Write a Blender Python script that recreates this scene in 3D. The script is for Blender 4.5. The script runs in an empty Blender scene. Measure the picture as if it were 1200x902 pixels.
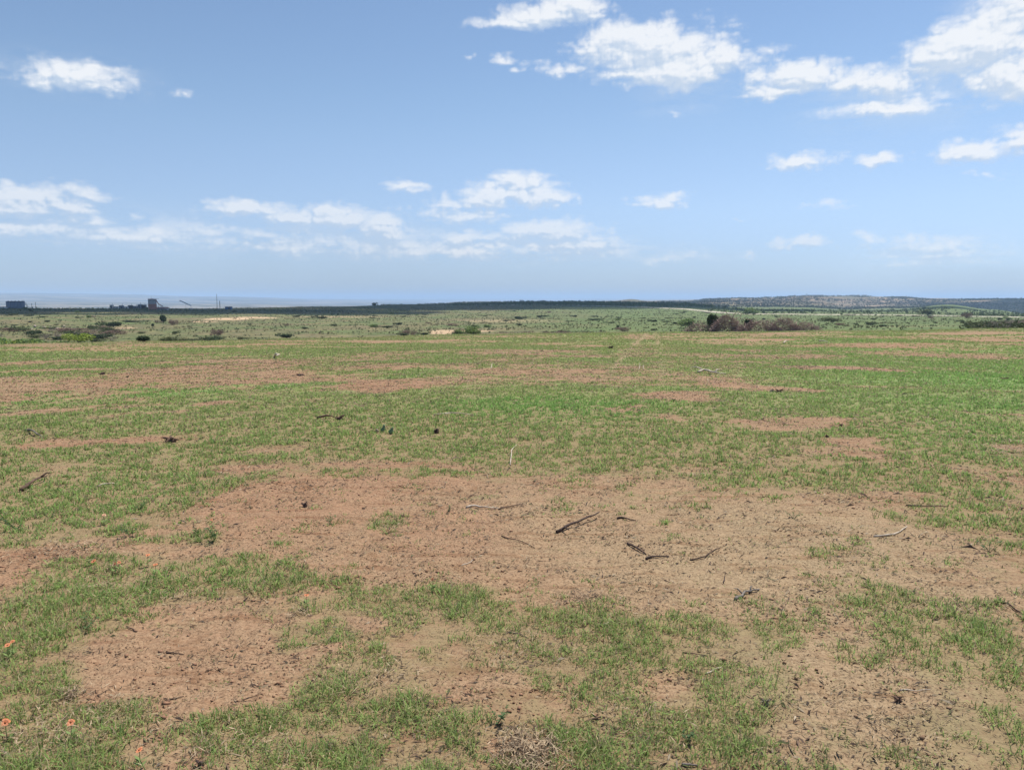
import bpy, math, random
import numpy as np
rng = np.random.default_rng(7); random.seed(7)
R = math.radians
scene = bpy.context.scene
COL = scene.collection

# ------------------------------------------------------------------ camera
F = 901.0; CX, CY = 600.0, 451.0; CAMH = 1.6; PITCH = math.atan(102.0 / F)
cd = bpy.data.cameras.new('camera'); cam = bpy.data.objects.new('camera', cd); COL.objects.link(cam)
cam.location = (0, 0, CAMH); cam.rotation_euler = (math.pi / 2 - PITCH, 0, 0)
cd.sensor_width = 36; cd.lens = 18 * F / 600; cd.clip_start = 0.05; cd.clip_end = 200000
scene.camera = cam

def az_el(px, py):
    x = (px - CX) / F; u = (CY - py) / F
    Y = math.cos(PITCH) + u * math.sin(PITCH); Z = -math.sin(PITCH) + u * math.cos(PITCH)
    return math.atan2(x, Y), math.atan2(Z, math.hypot(x, Y))

# ------------------------------------------------------------------ noise
def _h(ix, iy, s):
    n = (ix.astype(np.int64) * 374761393 + iy.astype(np.int64) * 668265263 + s * 974634777) & 0xffffffff
    n = ((n ^ (n >> 13)) * 1274126177) & 0xffffffff
    return ((n ^ (n >> 16)) & 0xffff) / 65535.0
def vnoise(x, y, s=0):
    x = np.asarray(x, float); y = np.asarray(y, float)
    ix = np.floor(x); iy = np.floor(y); fx = x - ix; fy = y - iy
    fx = fx * fx * (3 - 2 * fx); fy = fy * fy * (3 - 2 * fy)
    a = _h(ix, iy, s); b = _h(ix + 1, iy, s); c = _h(ix, iy + 1, s); d = _h(ix + 1, iy + 1, s)
    return (a + (b - a) * fx) * (1 - fy) + (c + (d - c) * fx) * fy
def fbm(x, y, oct=4, s=0, rough=0.5):
    t = 0.0; a = 1.0; n = 0.0; k = 1.0
    for i in range(oct):
        t = t + a * vnoise(x * k + 17.3 * i, y * k - 9.1 * i, s + i); n += a; a *= rough; k *= 2.03
    return t / n
def sstep(a, b, x):
    t = np.clip((x - a) / (b - a), 0, 1); return t * t * (3 - 2 * t)

# ------------------------------------------------------------------ terrain (polar sheet)
# px column : crest(r,row), then rows at 170,300,480 m, near skyline (r,row), then far knots
T = {
 -260: dict(c=(70,406), m=(402,384,371), s=(640,362), f=[(800,'z',-16),(2000,'z',-34),(4200,'r',360.4),(8000,'r',350.5),(14000,'r',342)]),
    0: dict(c=(74,403), m=(397,380,368), s=(650,361), f=[(800,'z',-16),(2000,'z',-34),(4200,'r',360.4),(8000,'r',351.0),(14000,'r',342.6)]),
  130: dict(c=(78,401), m=(395,380,368), s=(660,361), f=[(800,'z',-16),(2000,'z',-34),(4200,'r',360.4),(8000,'r',352.5),(14000,'r',344.6)]),
  250: dict(c=(86,398.5), m=(394,379,368), s=(700,361), f=[(850,'z',-16),(2000,'z',-34),(4200,'r',360.4),(8000,'r',354.0),(14000,'r',346.8)]),
  400: dict(c=(96,395), m=(391,378,369), s=(900,359), f=[(1100,'z',-18),(2300,'z',-36),(4200,'r',360),(8000,'r',356.5),(14000,'r',351)]),
  480: dict(c=(100,393), m=(389,378,370), s=(1250,356.5), f=[(1500,'z',-16),(2300,'z',-30),(4200,'z',-44),(8000,'r',358),(14000,'r',353)]),
  560: dict(c=(104,391.6), m=(388,378,370), s=(1500,354.6), f=[(1800,'z',-16),(3000,'z',-30),(8000,'z',-30),(14000,'r',356)]),
  640: dict(c=(108,390), m=(387,377.5,370.5), s=(1500,353.6), f=[(1800,'z',-14),(3000,'z',-30),(8000,'z',-30),(14000,'r',358)]),
  715: dict(c=(110,388.6), m=(386,377,370.5), s=(1450,354), f=[(1800,'z',-14),(2600,'z',-20),(3300,'r',353.5),(5000,'z',-30)]),
  740: dict(c=(110,388.4), m=(386,377,371), s=(1420,354.4), f=[(1750,'z',-14),(2600,'z',-10),(3300,'r',351.8),(5000,'z',-30)]),
  765: dict(c=(110,388.2), m=(385.6,377,371), s=(1400,354.8), f=[(1700,'z',-14),(2600,'z',-20),(3300,'r',353.6),(5000,'z',-30)]),
  800: dict(c=(110,388), m=(385.6,377,371), s=(1250,356), f=[(1450,'z',-14),(2400,'r',358),(3100,'r',353.4),(5000,'z',-20)]),
  832: dict(c=(110,387.8), m=(385.6,377,371), s=(1100,358.5), f=[(1300,'z',-16),(2400,'r',357),(3100,'r',350.2),(5000,'z',-20)]),
  880: dict(c=(110,387.4), m=(385,377,371.4), s=(900,363.5), f=[(1200,'r',364),(2300,'r',358),(3100,'r',349),(5000,'z',-20)]),
  940: dict(c=(110,387), m=(385,377,371.4), s=(850,364.5), f=[(1200,'r',364),(2300,'r',358),(3100,'r',346.8),(5000,'z',-20)]),
  990: dict(c=(110,386.6), m=(384.6,377,371.6), s=(820,365), f=[(1200,'r',365),(2300,'r',361),(3100,'r',348.2),(5000,'z',-20)]),
 1050: dict(c=(110,386), m=(384,377,372), s=(800,366), f=[(1200,'r',363.5),(2300,'r',360),(3300,'r',348.6),(5000,'z',-20)]),
 1110: dict(c=(110,385.4), m=(383.4,377,372.4), s=(800,367.5), f=[(1400,'r',357),(2300,'r',359),(3300,'r',350.6),(5000,'z',-20)]),
 1160: dict(c=(110,385), m=(383,377,373), s=(800,369), f=[(1400,'r',362.5),(2300,'r',365),(3100,'r',350),(5000,'z',-20)]),
 1220: dict(c=(110,384.6), m=(383,377,374), s=(800,371), f=[(1200,'r',372),(2000,'r',367),(3000,'r',350.4),(5000,'z',-20)]),
 1460: dict(c=(110,384), m=(382,377,374), s=(800,371), f=[(1200,'r',372),(2000,'r',367),(3000,'r',352),(5000,'z',-20)]),
}
def rowz(px, row, r): return CAMH + r * math.tan(az_el(px, row)[1])
KN = []; KA = []
for px, t in sorted(T.items()):
    a = az_el(px, 380)[0]
    rc, rowc = t['c']; zc = rowz(px, rowc, rc)
    z40 = -1.05 if rc > 90 else -1.05
    k = [(0.2, 0), (11, 0), (22, -.33), (40, z40), (rc * .8, 0.45 * (rowz(px, rowc + 1.6, rc * .8)) + 0.55 * (z40 + (zc - z40) * (rc * .8 - 40) / (rc - 40))), (rc, zc), (rc * 1.22, zc - 2.6)]
    for rr, row in zip((170, 300, 480), t['m']): k.append((rr, rowz(px, row, rr)))
    k.append((t['s'][0], rowz(px, t['s'][1], t['s'][0])))
    for rr, md, v in t['f']: k.append((rr, v if md == 'z' else rowz(px, v, rr)))
    while len(k) < 16: k.append((k[-1][0] + 400, k[-1][1] - 6))
    k.append((max(k[-1][0] * 1.5, 20000), -40)); k.append((34000, -45))
    KN.append(k); KA.append(a)
KN = np.array(KN); KA = np.array(KA)      # [ncol, nk, 2]
rr = [0.25]
while rr[-1] < 9: rr.append(rr[-1] + 0.022)
while rr[-1] < 60: rr.append(rr[-1] * 1.0075)
while rr[-1] < 1600: rr.append(rr[-1] * 1.010)
while rr[-1] < 34000: rr.append(rr[-1] * 1.014)
RR = np.array(rr); LR = np.log(RR)
AF = np.radians(np.linspace(-64, 64, 780))
AB = np.radians(np.linspace(64, 296, 62))[1:-1]
AA = np.concatenate([AF, AB])
def knots_at(a):
    a = min(max(a, KA[0]), KA[-1]); i = min(max(np.searchsorted(KA, a) - 1, 0), len(KA) - 2)
    t = (a - KA[i]) / (KA[i + 1] - KA[i]); t = t * t * (3 - 2 * t)
    return KN[i] * (1 - t) + KN[i + 1] * t
Z = np.zeros((len(RR), len(AA)))
ker = np.exp(-np.linspace(-2, 2, 9) ** 2); ker /= ker.sum()
for j, a in enumerate(AA):
    aa = a if a < math.pi else a - 2 * math.pi
    k = knots_at(aa); z = np.interp(LR, np.log(k[:, 0]), k[:, 1])
    zp = np.pad(z, 4, mode='edge'); Z[:, j] = np.convolve(zp, ker, 'valid')
GX = RR[:, None] * np.sin(AA)[None]; GY = RR[:, None] * np.cos(AA)[None]; GR = RR[:, None] + 0 * GX
near = 1 - sstep(30, 60, GR)
Z += near * ((fbm(GX * .5, GY * .5, 3, 11) - .5) * .07 + (fbm(GX * 4, GY * 4, 4, 12) - .5) * .022)
Z += (1 - near) * (fbm(GX * .12, GY * .12, 3, 13) - .5) * .28
Z += sstep(130, 200, GR) * (fbm(GX / 28, GY / 28, 4, 14) - .5) * .8 * sstep(100, 400, GR)
Z += sstep(1600, 2400, GR) * (1 - sstep(4500, 6000, GR)) * (fbm(GX / 260, GY / 260, 5, 15) - .5) * 26
Z += sstep(5000, 9000, GR) * (fbm(GX / 2500, GY / 900, 4, 16) - .5) * 40

def gsample(A, x, y):
    x = np.asarray(x, float); y = np.asarray(y, float)
    r = np.clip(np.hypot(x, y), RR[0], RR[-1] * .999); a = np.arctan2(x, y)
    a = np.where(a < AF[0], a + 2 * math.pi, a)
    ja = np.clip(np.searchsorted(AA, a, 'right') - 1, 0, len(AA) - 2); ir = np.clip(np.searchsorted(RR, r, 'right') - 1, 0, len(RR) - 2)
    ta = np.clip((a - AA[ja]) / (AA[ja + 1] - AA[ja]), 0, 1); tr = (r - RR[ir]) / (RR[ir + 1] - RR[ir])
    return (A[ir, ja] * (1 - ta) + A[ir, ja + 1] * ta) * (1 - tr) + (A[ir + 1, ja] * (1 - ta) + A[ir + 1, ja + 1] * ta) * tr
def gz(x, y): return float(gsample(Z, x, y))
RM = np.exp(np.linspace(math.log(1.2), math.log(20000), 3000))
def pix(px, py):
    """ground point seen at that place of the photograph"""
    a, e = az_el(px, py)
    x = RM * math.sin(a); y = RM * math.cos(a); g = gsample(Z, x, y); zr = CAMH + RM * math.tan(e)
    hit = np.nonzero(g >= zr)[0]
    i = hit[0] if len(hit) else 2200
    return np.array([x[i], y[i], g[i]])
def colr(px, r, py=385):
    a = az_el(px, py)[0]; x = r * math.sin(a); y = r * math.cos(a); return np.array([x, y, gz(x, y)])

# ------------------------------------------------------------------ patches: cover / lush / tone
cover = .80 + (fbm(GX * .35, GY * .35, 4, 21) - .5) * .7 + (fbm(GX * 1.7, GY * 1.7, 3, 22) - .5) * .35
lush = .55 + (fbm(GX * .22, GY * .22, 4, 23) - .5) * 1.0
tone = .35 + (fbm(GX * .5, GY * .5, 3, 24) - .5) * .5          # 0 red soil, 1 tan soil
WX = GX + (fbm(GX * .9, GY * .9, 4, 25) - .5) * .30 * np.clip(GR / 4, .5, 12) + (fbm(GX * 4, GY * 4, 3, 27) - .5) * .18
WY = GY + (fbm(GX * .9, GY * .9, 4, 26) - .5) * .45 * np.clip(GR / 4, .5, 12) + (fbm(GX * 4, GY * 4, 3, 28) - .5) * .18
# near-field base: below row 550 grass is thinner
cover -= .26 * (1 - sstep(6.6, 8.2, WY))
farf = sstep(12, 20, GR)
cover += farf * ((fbm(GX * .11, GY * .16, 5, 29, .6) - .5) * 1.7 - .17)
lush -= .22 * (1 - sstep(5.2, 6.6, WY))
lush += farf * ((fbm(GX * .07, GY * .12, 4, 30) - .5) * .8 - .12)
def patch(A, cx, cy, hw, hh, val, rot=0, w=1.0, warp=True):
    c = pix(cx, cy); t_ = pix(cx, cy - hh); b_ = pix(cx, cy + hh)
    d = math.hypot(c[0], c[1]); sx = hw / F * d; sy = max((math.hypot(t_[0], t_[1]) - math.hypot(b_[0], b_[1])) / 2, .05)
    dx = (WX if warp else GX) - c[0]; dy = (WY if warp else GY) - c[1]
    # local frame: across / along the sight line
    ux, uy = c[0] / d, c[1] / d
    al = dx * ux + dy * uy; ac = dx * uy - dy * ux
    if rot: cr, sr = math.cos(R(rot)), math.sin(R(rot)); al, ac = al * cr - ac * sr, al * sr + ac * cr
    q = np.sqrt((ac / sx) ** 2 + (al / sy) ** 2)
    m = (1 - sstep(.50, 1.32, q)) * w
    A += (val - A) * m
DIRT = [(330,585,150,26,.05),(480,612,170,42,.05),(640,632,190,60,.04),(860,625,210,58,.15),(1070,655,150,34,.36),
 (560,572,230,14,.15),(290,645,75,30,.12),(700,570,120,10,.3),(60,655,120,20,.12),(0,685,70,24,.12),(150,635,60,12,.25),(240,765,175,48,.06),
 (180,725,120,16,.3),(270,825,70,20,.12),(985,800,70,52,.14),(940,715,120,30,.38),(780,690,120,22,.2),(430,733,34,9,.05),(420,690,60,10,.35),
 (1090,690,80,20,.3),(560,668,80,12,.2),(760,800,50,22,.35),(560,800,60,26,.35),(620,885,55,26,.25),(1020,885,70,18,.42),(930,860,50,26,.45),
 # middle distance
 (455,451,58,7,.08),(390,444,70,4,.3),(560,446,110,5,.35),(650,434,120,5,.3),(700,441,90,5,.35),(240,441,130,4,.28),(300,447,90,3,.2),(200,437,60,3,.25),
 (150,513,112,6,.06),(230,509,60,4,.12),(70,482,100,3,.3),(170,485,80,2.5,.3),(120,474,40,2,.3),(255,474,40,3,.25),(10,467,22,3,.2),(60,434,75,2,.2),
 (340,527,48,5,.1),(300,530,35,3,.2),(560,546,90,7,.42),(440,545,70,5,.4),(240,557,90,5,.2),(600,524,30,5,.45),(530,499,45,2,.3),(480,492,50,3,.45),
 (800,466,60,6,.2),(830,462,70,5,.12),(850,452,70,4,.25),(760,440,70,4,.4),(730,478,22,5,.3),(775,490,18,4,.3),(770,447,60,5,.45),(640,520,25,4,.45),
 (920,496,80,6,.1),(870,493,40,3,.2),(1020,519,55,8,.05),(975,530,50,6,.2),(990,432.5,62,4.5,.05),(930,457,20,3,.2),(1145,456,75,3,.1),(1050,455,40,2,.3),
 (1180,523,45,6,.2),(900,540,90,6,.4),(960,552,60,5,.35),(1140,590,80,5,.45),(810,538,60,6,.45),(1060,500,70,2,.35),(1170,486,60,2,.3),
 (760,407,45,7,.46),(748,395,20,4,.40),(870,403,60,2.4,.40),(980,405,60,2,.35),(1060,407,110,2.6,.34),(1130,418,90,1.6,.28),(980,412,90,1.6,.42),(1180,400,50,1.6,.25),(1130,397,70,1.2,.35),(1160,407,50,1.6,.6),
 (1140,391,50,1.6,.15),(860,398,90,1.3,.1),(800,416,120,3,.4),(330,403,60,1.5,.35),(420,420,80,2,.4),(520,412,90,2,.4),(180,404,60,1.6,.3),(40,405,40,1.8,.08),
 (650,412,40,1.6,.2),(690,405,30,1.3,.2),(100,410,70,1.5,.4),(560,400,50,1.2,.35),(250,420,60,1.5,.4),(1090,432,60,2,.5),(620,425,80,2,.4)]
TRK = [(716 + 42 * t, 436 - 45 * t ** .8, 5 - 2 * t, 3.2 - 2 * t, .40) for t in np.linspace(0, 1, 20)] + [(778 - 10 * t, 436 - 45 * t ** .8, 4.5 - 1.5 * t, 3.2 - 2 * t, .48) for t in np.linspace(0, 1, 20)]
GREEN = [(180,678,140,24,.97),(245,688,80,13,1),(60,733,90,26,.95),(120,665,50,14,1),(70,590,150,38,1),(150,570,90,16,.9),(40,800,60,40,.95),(70,860,90,40,.8),
 (370,742,50,18,.95),(345,760,25,12,1),(350,865,130,36,.8),(450,700,95,16,.85),(530,695,50,12,.8),(640,745,120,30,.68),(620,775,60,20,.72),(570,845,60,16,.7),
 (450,612,30,11,.75),(572,584,22,5,.8),(240,628,16,8,.9),(205,632,30,6,.6),(890,743,38,16,.85),(1130,745,70,46,.66),(1060,700,60,20,.55),(850,870,55,34,.75),(1170,850,50,30,.65),
 (1140,600,70,14,.8),(1080,610,50,7,.7),(1150,615,50,6,.8),(820,745,30,12,.6),(740,870,80,26,.62),(480,770,80,24,.6),
 (500,498,270,26,.96),(800,515,150,20,.9),(980,470,120,10,.95),(1120,473,110,7,1),(1080,443,160,8,1),(1110,520,60,20,1),(1180,505,40,12,1),(650,540,120,9,.8),(880,560,120,10,.8),(1060,560,150,14,.85)]
for p in DIRT: patch(cover, *p[:5])

for p in GREEN: patch(cover, *p[:5])
for p in TRK: patch(cover, *p, warp=False); patch(tone, *p[:4], 1.0, warp=False)
for p in [(70,590,160,40,.95),(500,498,260,28,.9),(180,678,150,24,.9),(345,755,50,22,1),(1120,473,130,8,1.15),(1110,440,140,9,.95),(1150,510,90,22,1.2),(1020,480,120,7,.9),(980,470,90,6,.8),
          (640,800,200,60,.35),(350,880,200,30,.45),(60,860,90,36,.35),(1000,740,220,60,.4),(250,400,300,12,.25),(700,405,200,14,.25),(150,460,200,9,.75),(640,475,150,14,.85)]: patch(lush, *p)
for p in [(900,640,260,70,.9),(980,800,200,90,.85),(700,610,120,30,.65),(330,590,150,30,.1),(520,620,90,30,.2),(240,765,150,40,.3),(0,670,90,30,.1),(400,560,200,20,.1),(600,860,200,60,.3),
          (455,451,70,8,.0),(150,513,120,8,.1),(1060,404,160,8,.05)]: patch(tone, *p)
bs_ = (1 - sstep(.2, .7, cover)) * near
ang = R(62); u_ = (GX * math.cos(ang) + GY * math.sin(ang)); v_ = (-GX * math.sin(ang) + GY * math.cos(ang))
Z += bs_ * ((fbm(u_ * 1.1, v_ * 9, 4, 34, .6) - .5) * .035 + (fbm(GX * 12, GY * 12, 3, 35, .6) - .5) * .016)
cover -= .10 * sstep(35, 80, GR); lush -= .30 * sstep(35, 85, GR)
cover = np.clip(cover + (fbm(GX * 1.3, GY * 1.3, 5, 33, .62) - .5) * .42, .06, 1.1)
mid = sstep(.70, 1.15, GR / np.interp(AA if True else 0, KA, KN[:, 5, 0])[None] )   # beyond the crest of the cleared field
# middle plain bare spots
bare = np.zeros_like(GX)
def mpatch(cx, cy, hw, hh, val=1.0):
    c = pix(cx, cy); t_ = pix(cx, cy - hh); b_ = pix(cx, cy + hh)
    d = math.hypot(c[0], c[1]); sx = hw / F * d; sy = max((math.hypot(t_[0], t_[1]) - math.hypot(b_[0], b_[1])) / 2, 2)
    ux, uy = c[0] / d, c[1] / d; dx = GX - c[0]; dy = GY - c[1]
    q = np.sqrt(((dx * uy - dy * ux) / sx) ** 2 + ((dx * ux + dy * uy) / sy) ** 2) + (fbm(GX / 12, GY / 12, 3, 31) - .5) * .8
    np.maximum(bare, (1 - sstep(.7, 1.1, q)) * val, out=bare)
for p in [(270,374,30,1.4,1),(300,372,25,1,.8),(240,377,18,.9,.9),(520,391.0,18,1.3,.8),(130,384,22,1.5,.5),(70,385,12,1.4,.7),(600,376,60,2,.35),(400,371,50,1.2,.3),(560,388,20,.9,.6),(1075,383,60,1,.4)]: mpatch(*p)
far = sstep(1500, 2600, GR)
hill = sstep(1500, 2000, GR) * (1 - sstep(5500, 7000, GR)) * sstep(R(6), R(9), np.where(AA > math.pi, AA - 2 * math.pi, AA))[None]

# ------------------------------------------------------------------ materials
def new_mat(name):
    m = bpy.data.materials.new(name); m.use_nodes = True; nt = m.node_tree; nt.nodes.clear(); return m, nt
class N:
    def __init__(s, nt): s.nt = nt
    def n(s, t, **kw):
        o = s.nt.nodes.new(t)
        for k, v in kw.items(): setattr(o, k, v)
        return o
    def lk(s, a, b): s.nt.links.new(a, b)
    def setin(s, sock, v):
        if isinstance(v, bpy.types.NodeSocket): s.lk(v, sock)
        else: sock.default_value = v
    def math(s, op, a, b=None, c=None, clamp=False):
        o = s.n('ShaderNodeMath', operation=op); o.use_clamp = clamp
        s.setin(o.inputs[0], a)
        if b is not None: s.setin(o.inputs[1], b)
        if c is not None: s.setin(o.inputs[2], c)
        return o.outputs[0]
    def mix(s, f, a, b, mode='MIX'):
        o = s.n('ShaderNodeMix', data_type='RGBA', blend_type=mode)
        s.setin(o.inputs[0], f); s.setin(o.inputs[6], a if isinstance(a, bpy.types.NodeSocket) else (*a, 1)); s.setin(o.inputs[7], b if isinstance(b, bpy.types.NodeSocket) else (*b, 1))
        return o.outputs[2]
    def ramp(s, x, lo, hi, a=0.0, b=1.0):
        o = s.n('ShaderNodeMapRange', interpolation_type='SMOOTHSTEP'); s.setin(o.inputs[0], x)
        o.inputs[1].default_value = lo; o.inputs[2].default_value = hi; o.inputs[3].default_value = a; o.inputs[4].default_value = b
        return o.outputs[0]
    def noise(s, vec, scale, detail=3, rough=.55, dist=0.0):
        o = s.n('ShaderNodeTexNoise'); o.noise_dimensions = '3D'
        if vec is not None: s.lk(vec, o.inputs['Vector'])
        o.inputs['Scale'].default_value = scale; o.inputs['Detail'].default_value = detail; o.inputs['Roughness'].default_value = rough; o.inputs['Distortion'].default_value = dist
        return o.outputs[0]
def simple_mat(name, c1, c2=None, scale=20, rough=.85, metallic=0.0, bump=0.0, coord='Object', trans=0.0, detail=4):
    m, nt = new_mat(name); g = N(nt); tc = g.n('ShaderNodeTexCoord'); c2 = c2 or tuple(v * .7 for v in c1)
    nz = g.noise(tc.outputs[coord], scale, detail)
    col = g.mix(g.ramp(nz, .35, .65), c1, c2)
    b = g.n('ShaderNodeBsdfPrincipled'); g.lk(col, b.inputs['Base Color']); b.inputs['Roughness'].default_value = rough; b.inputs['Metallic'].default_value = metallic
    b.inputs['Specular IOR Level'].default_value = .25
    if bump:
        bp = g.n('ShaderNodeBump'); bp.inputs['Strength'].default_value = bump; g.lk(nz, bp.inputs['Height']); g.lk(bp.outputs[0], b.inputs['Normal'])
    out = g.n('ShaderNodeOutputMaterial'); sh = b.outputs[0]
    if trans:
        t = g.n('ShaderNodeBsdfTranslucent'); g.lk(col, t.inputs[0]); mx = g.n('ShaderNodeMixShader'); mx.inputs[0].default_value = trans
        g.lk(sh, mx.inputs[1]); g.lk(t.outputs[0], mx.inputs[2]); sh = mx.outputs[0]
    g.lk(sh, out.inputs[0]); return m

def ground_mat():
    m, nt = new_mat('field_soil_and_turf'); g = N(nt)
    tc = g.n('ShaderNodeTexCoord'); P = tc.outputs['Object']
    A = g.n('ShaderNodeAttribute'); A.attribute_name = 'patches'; sp = g.n('ShaderNodeSeparateColor'); g.lk(A.outputs['Color'], sp.inputs[0])
    B = g.n('ShaderNodeAttribute'); B.attribute_name = 'zones'; sq = g.n('ShaderNodeSeparateColor'); g.lk(B.outputs['Color'], sq.inputs[0])
    C = g.n('ShaderNodeAttribute'); C.attribute_name = 'zones_far'; sc = g.n('ShaderNodeSeparateColor'); g.lk(C.outputs['Color'], sc.inputs[0])
    cov, lu, to = sp.outputs[0], sp.outputs[1], sp.outputs[2]; turf, midz, bar = sq.outputs[0], sq.outputs[1], sq.outputs[2]
    farz, hil, gr_ = sc.outputs[0], sc.outputs[1], sc.outputs[2]
    n_f = g.noise(P, 55, 5, .65); n_m = g.noise(P, 7, 5, .6); n_l = g.noise(P, .8, 5, .6); n_xl = g.noise(P, .045, 5, .6)
    # soil
    soil = g.mix(g.math('ADD', to, g.math('MULTIPLY', g.math('SUBTRACT', n_m, .5), .9), clamp=True), (.285, .175, .108), (.300, .225, .138))
    soil = g.mix(g.ramp(n_f, .30, .62), g.mix(1.0, soil, (.66, .60, .56), 'MULTIPLY'), g.mix(1.0, soil, (1.12, 1.1, 1.06), 'MULTIPLY'))
    mp = g.n('ShaderNodeMapping'); g.lk(P, mp.inputs[0]); mp.inputs['Rotation'].default_value = (0, 0, R(62)); mp.inputs['Scale'].default_value = (1.1, 9, 1)
    drag = g.noise(mp.outputs[0], 1.3, 6, .65)
    crust = g.noise(P, 2.1, 6, .7)
    soil = g.mix(g.ramp(drag, .50, .66), soil, g.mix(1.0, soil, (.78, .70, .66), 'MULTIPLY'))
    soil = g.mix(g.ramp(crust, .56, .70), soil, g.mix(1.0, soil, (.74, .66, .60), 'MULTIPLY'))
    soil = g.mix(g.ramp(crust, .44, .32), soil, g.mix(1.0, soil, (1.14, 1.13, 1.10), 'MULTIPLY'))
    # crumbs and small litter lying on the soil
    v = g.n('ShaderNodeTexVoronoi'); v.feature = 'F1'; g.lk(P, v.inputs['Vector']); v.inputs['Scale'].default_value = 70
    crumbs = g.math('MULTIPLY', g.ramp(v.outputs['Distance'], .32, .18), g.ramp(n_m, .42, .6))
    soil = g.mix(g.math('MULTIPLY', crumbs, .55), soil, (.12, .07, .045))
    n_s = g.noise(P, 120, 3, .7)
    soil = g.mix(g.math('MULTIPLY', g.ramp(n_s, .62, .70), .55), soil, (.42, .34, .23))
    # turf colours
    lv = g.math('ADD', lu, g.math('MULTIPLY', g.math('SUBTRACT', n_l, .5), 1.1), clamp=True)
    green = g.mix(lv, (.210, .225, .090), (.165, .262, .078))
    green = g.mix(g.ramp(n_m, .38, .62), g.mix(1.0, green, (.72, .76, .76), 'MULTIPLY'), g.mix(1.0, green, (1.2, 1.16, 1.1), 'MULTIPLY'))
    green = g.mix(g.ramp(g.noise(P, 22, 4, .7), .60, .72), green, (.30, .23, .135))
    under = g.mix(g.ramp(n_f, .4, .6), (.25, .18, .105), (.17, .135, .065))
    cm = g.ramp(g.math('ADD', cov, g.math('MULTIPLY', g.math('SUBTRACT', g.math('ADD', g.math('MULTIPLY', n_m, .6), g.math('MULTIPLY', n_f, .4)), .5), 1.3)), .34, .66)
    tc2 = g.mix(turf, under, green); cm = g.math('MULTIPLY', cm, g.math('MULTIPLY_ADD', turf, .75, .25))
    base = g.mix(cm, soil, tc2)
    # the plain beyond the field
    P2 = P
    s1 = g.noise(P2, .28, 8, .75); s2 = g.noise(P2, .03, 5, .6)
    plain = g.mix(g.ramp(s2, .38, .62), (.150, .140, .078), (.110, .145, .060))
    plain = g.mix(g.ramp(s1, .40, .60), g.mix(1.0, plain, (.52, .56, .58), 'MULTIPLY'), g.mix(1.0, plain, (1.18, 1.14, 1.10), 'MULTIPLY'))
    plain = g.mix(g.math('MULTIPLY', g.ramp(g.noise(P2, .09, 6, .75), .50, .66), .60), plain, (.25, .185, .12))
    plain = g.mix(g.math('MULTIPLY', bar, .9), plain, (.50, .36, .25))
    plain = g.mix(g.math('MULTIPLY', gr_, .7), g.mix(1.0, plain, (1.06, 1.02, .92), 'MULTIPLY'), g.mix(g.ramp(s1, .3, .7), (.078, .118, .042), (.125, .168, .062)))
    base = g.mix(midz, base, plain)
    # hills and far basin
    hs = g.noise(P2, .02, 6, .68); hc = g.mix(g.ramp(hs, .42, .60), (.085, .074, .048), (.310, .215, .140))
    hc = g.mix(g.ramp(g.noise(P2, .006, 4, .6), .45, .62), hc, (.12, .105, .065))
    mpf = g.n('ShaderNodeMapping'); g.lk(P, mpf.inputs[0]); mpf.inputs['Scale'].default_value = (.5, 1.3, 1); fn = g.noise(mpf.outputs[0], .0022, 8, .7); fc = g.mix(g.ramp(fn, .40, .62), (.045, .062, .045), (.27, .235, .19))
    fc = g.mix(hil, fc, hc)
    base = g.mix(farz, base, fc)
    b = g.n('ShaderNodeBsdfPrincipled'); g.lk(base, b.inputs['Base Color']); b.inputs['Roughness'].default_value = .95; b.inputs['Specular IOR Level'].default_value = .12
    hgt = g.math('ADD', g.math('ADD', g.math('MULTIPLY', n_f, .35), g.math('MULTIPLY', drag, .8)), g.math('ADD', g.math('MULTIPLY', n_m, 1.0), g.math('MULTIPLY', crumbs, .25)))
    bp = g.n('ShaderNodeBump'); bp.inputs['Strength'].default_value = .9; bp.inputs['Distance'].default_value = .03; g.lk(hgt, bp.inputs['Height']); g.lk(bp.outputs[0], b.inputs['Normal'])
    out = g.n('ShaderNodeOutputMaterial'); g.lk(b.outputs[0], out.inputs[0]); return m
def tint_mat(name, trans=.3, rough=.7):
    """colour of each blade or chip comes from its own 'tint' attribute"""
    m, nt = new_mat(name); g = N(nt)
    A = g.n('ShaderNodeAttribute'); A.attribute_name = 'tint'
    d = g.n('ShaderNodeBsdfPrincipled'); g.lk(A.outputs['Color'], d.inputs['Base Color']); d.inputs['Roughness'].default_value = rough; d.inputs['Specular IOR Level'].default_value = .2
    out = g.n('ShaderNodeOutputMaterial'); sh = d.outputs[0]
    if trans:
        t = g.n('ShaderNodeBsdfTranslucent'); g.lk(A.outputs['Color'], t.inputs[0]); mx = g.n('ShaderNodeMixShader'); mx.inputs[0].default_value = trans
        g.lk(sh, mx.inputs[1]); g.lk(t.outputs[0], mx.inputs[2]); sh = mx.outputs[0]
    g.lk(sh, out.inputs[0]); return m

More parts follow.
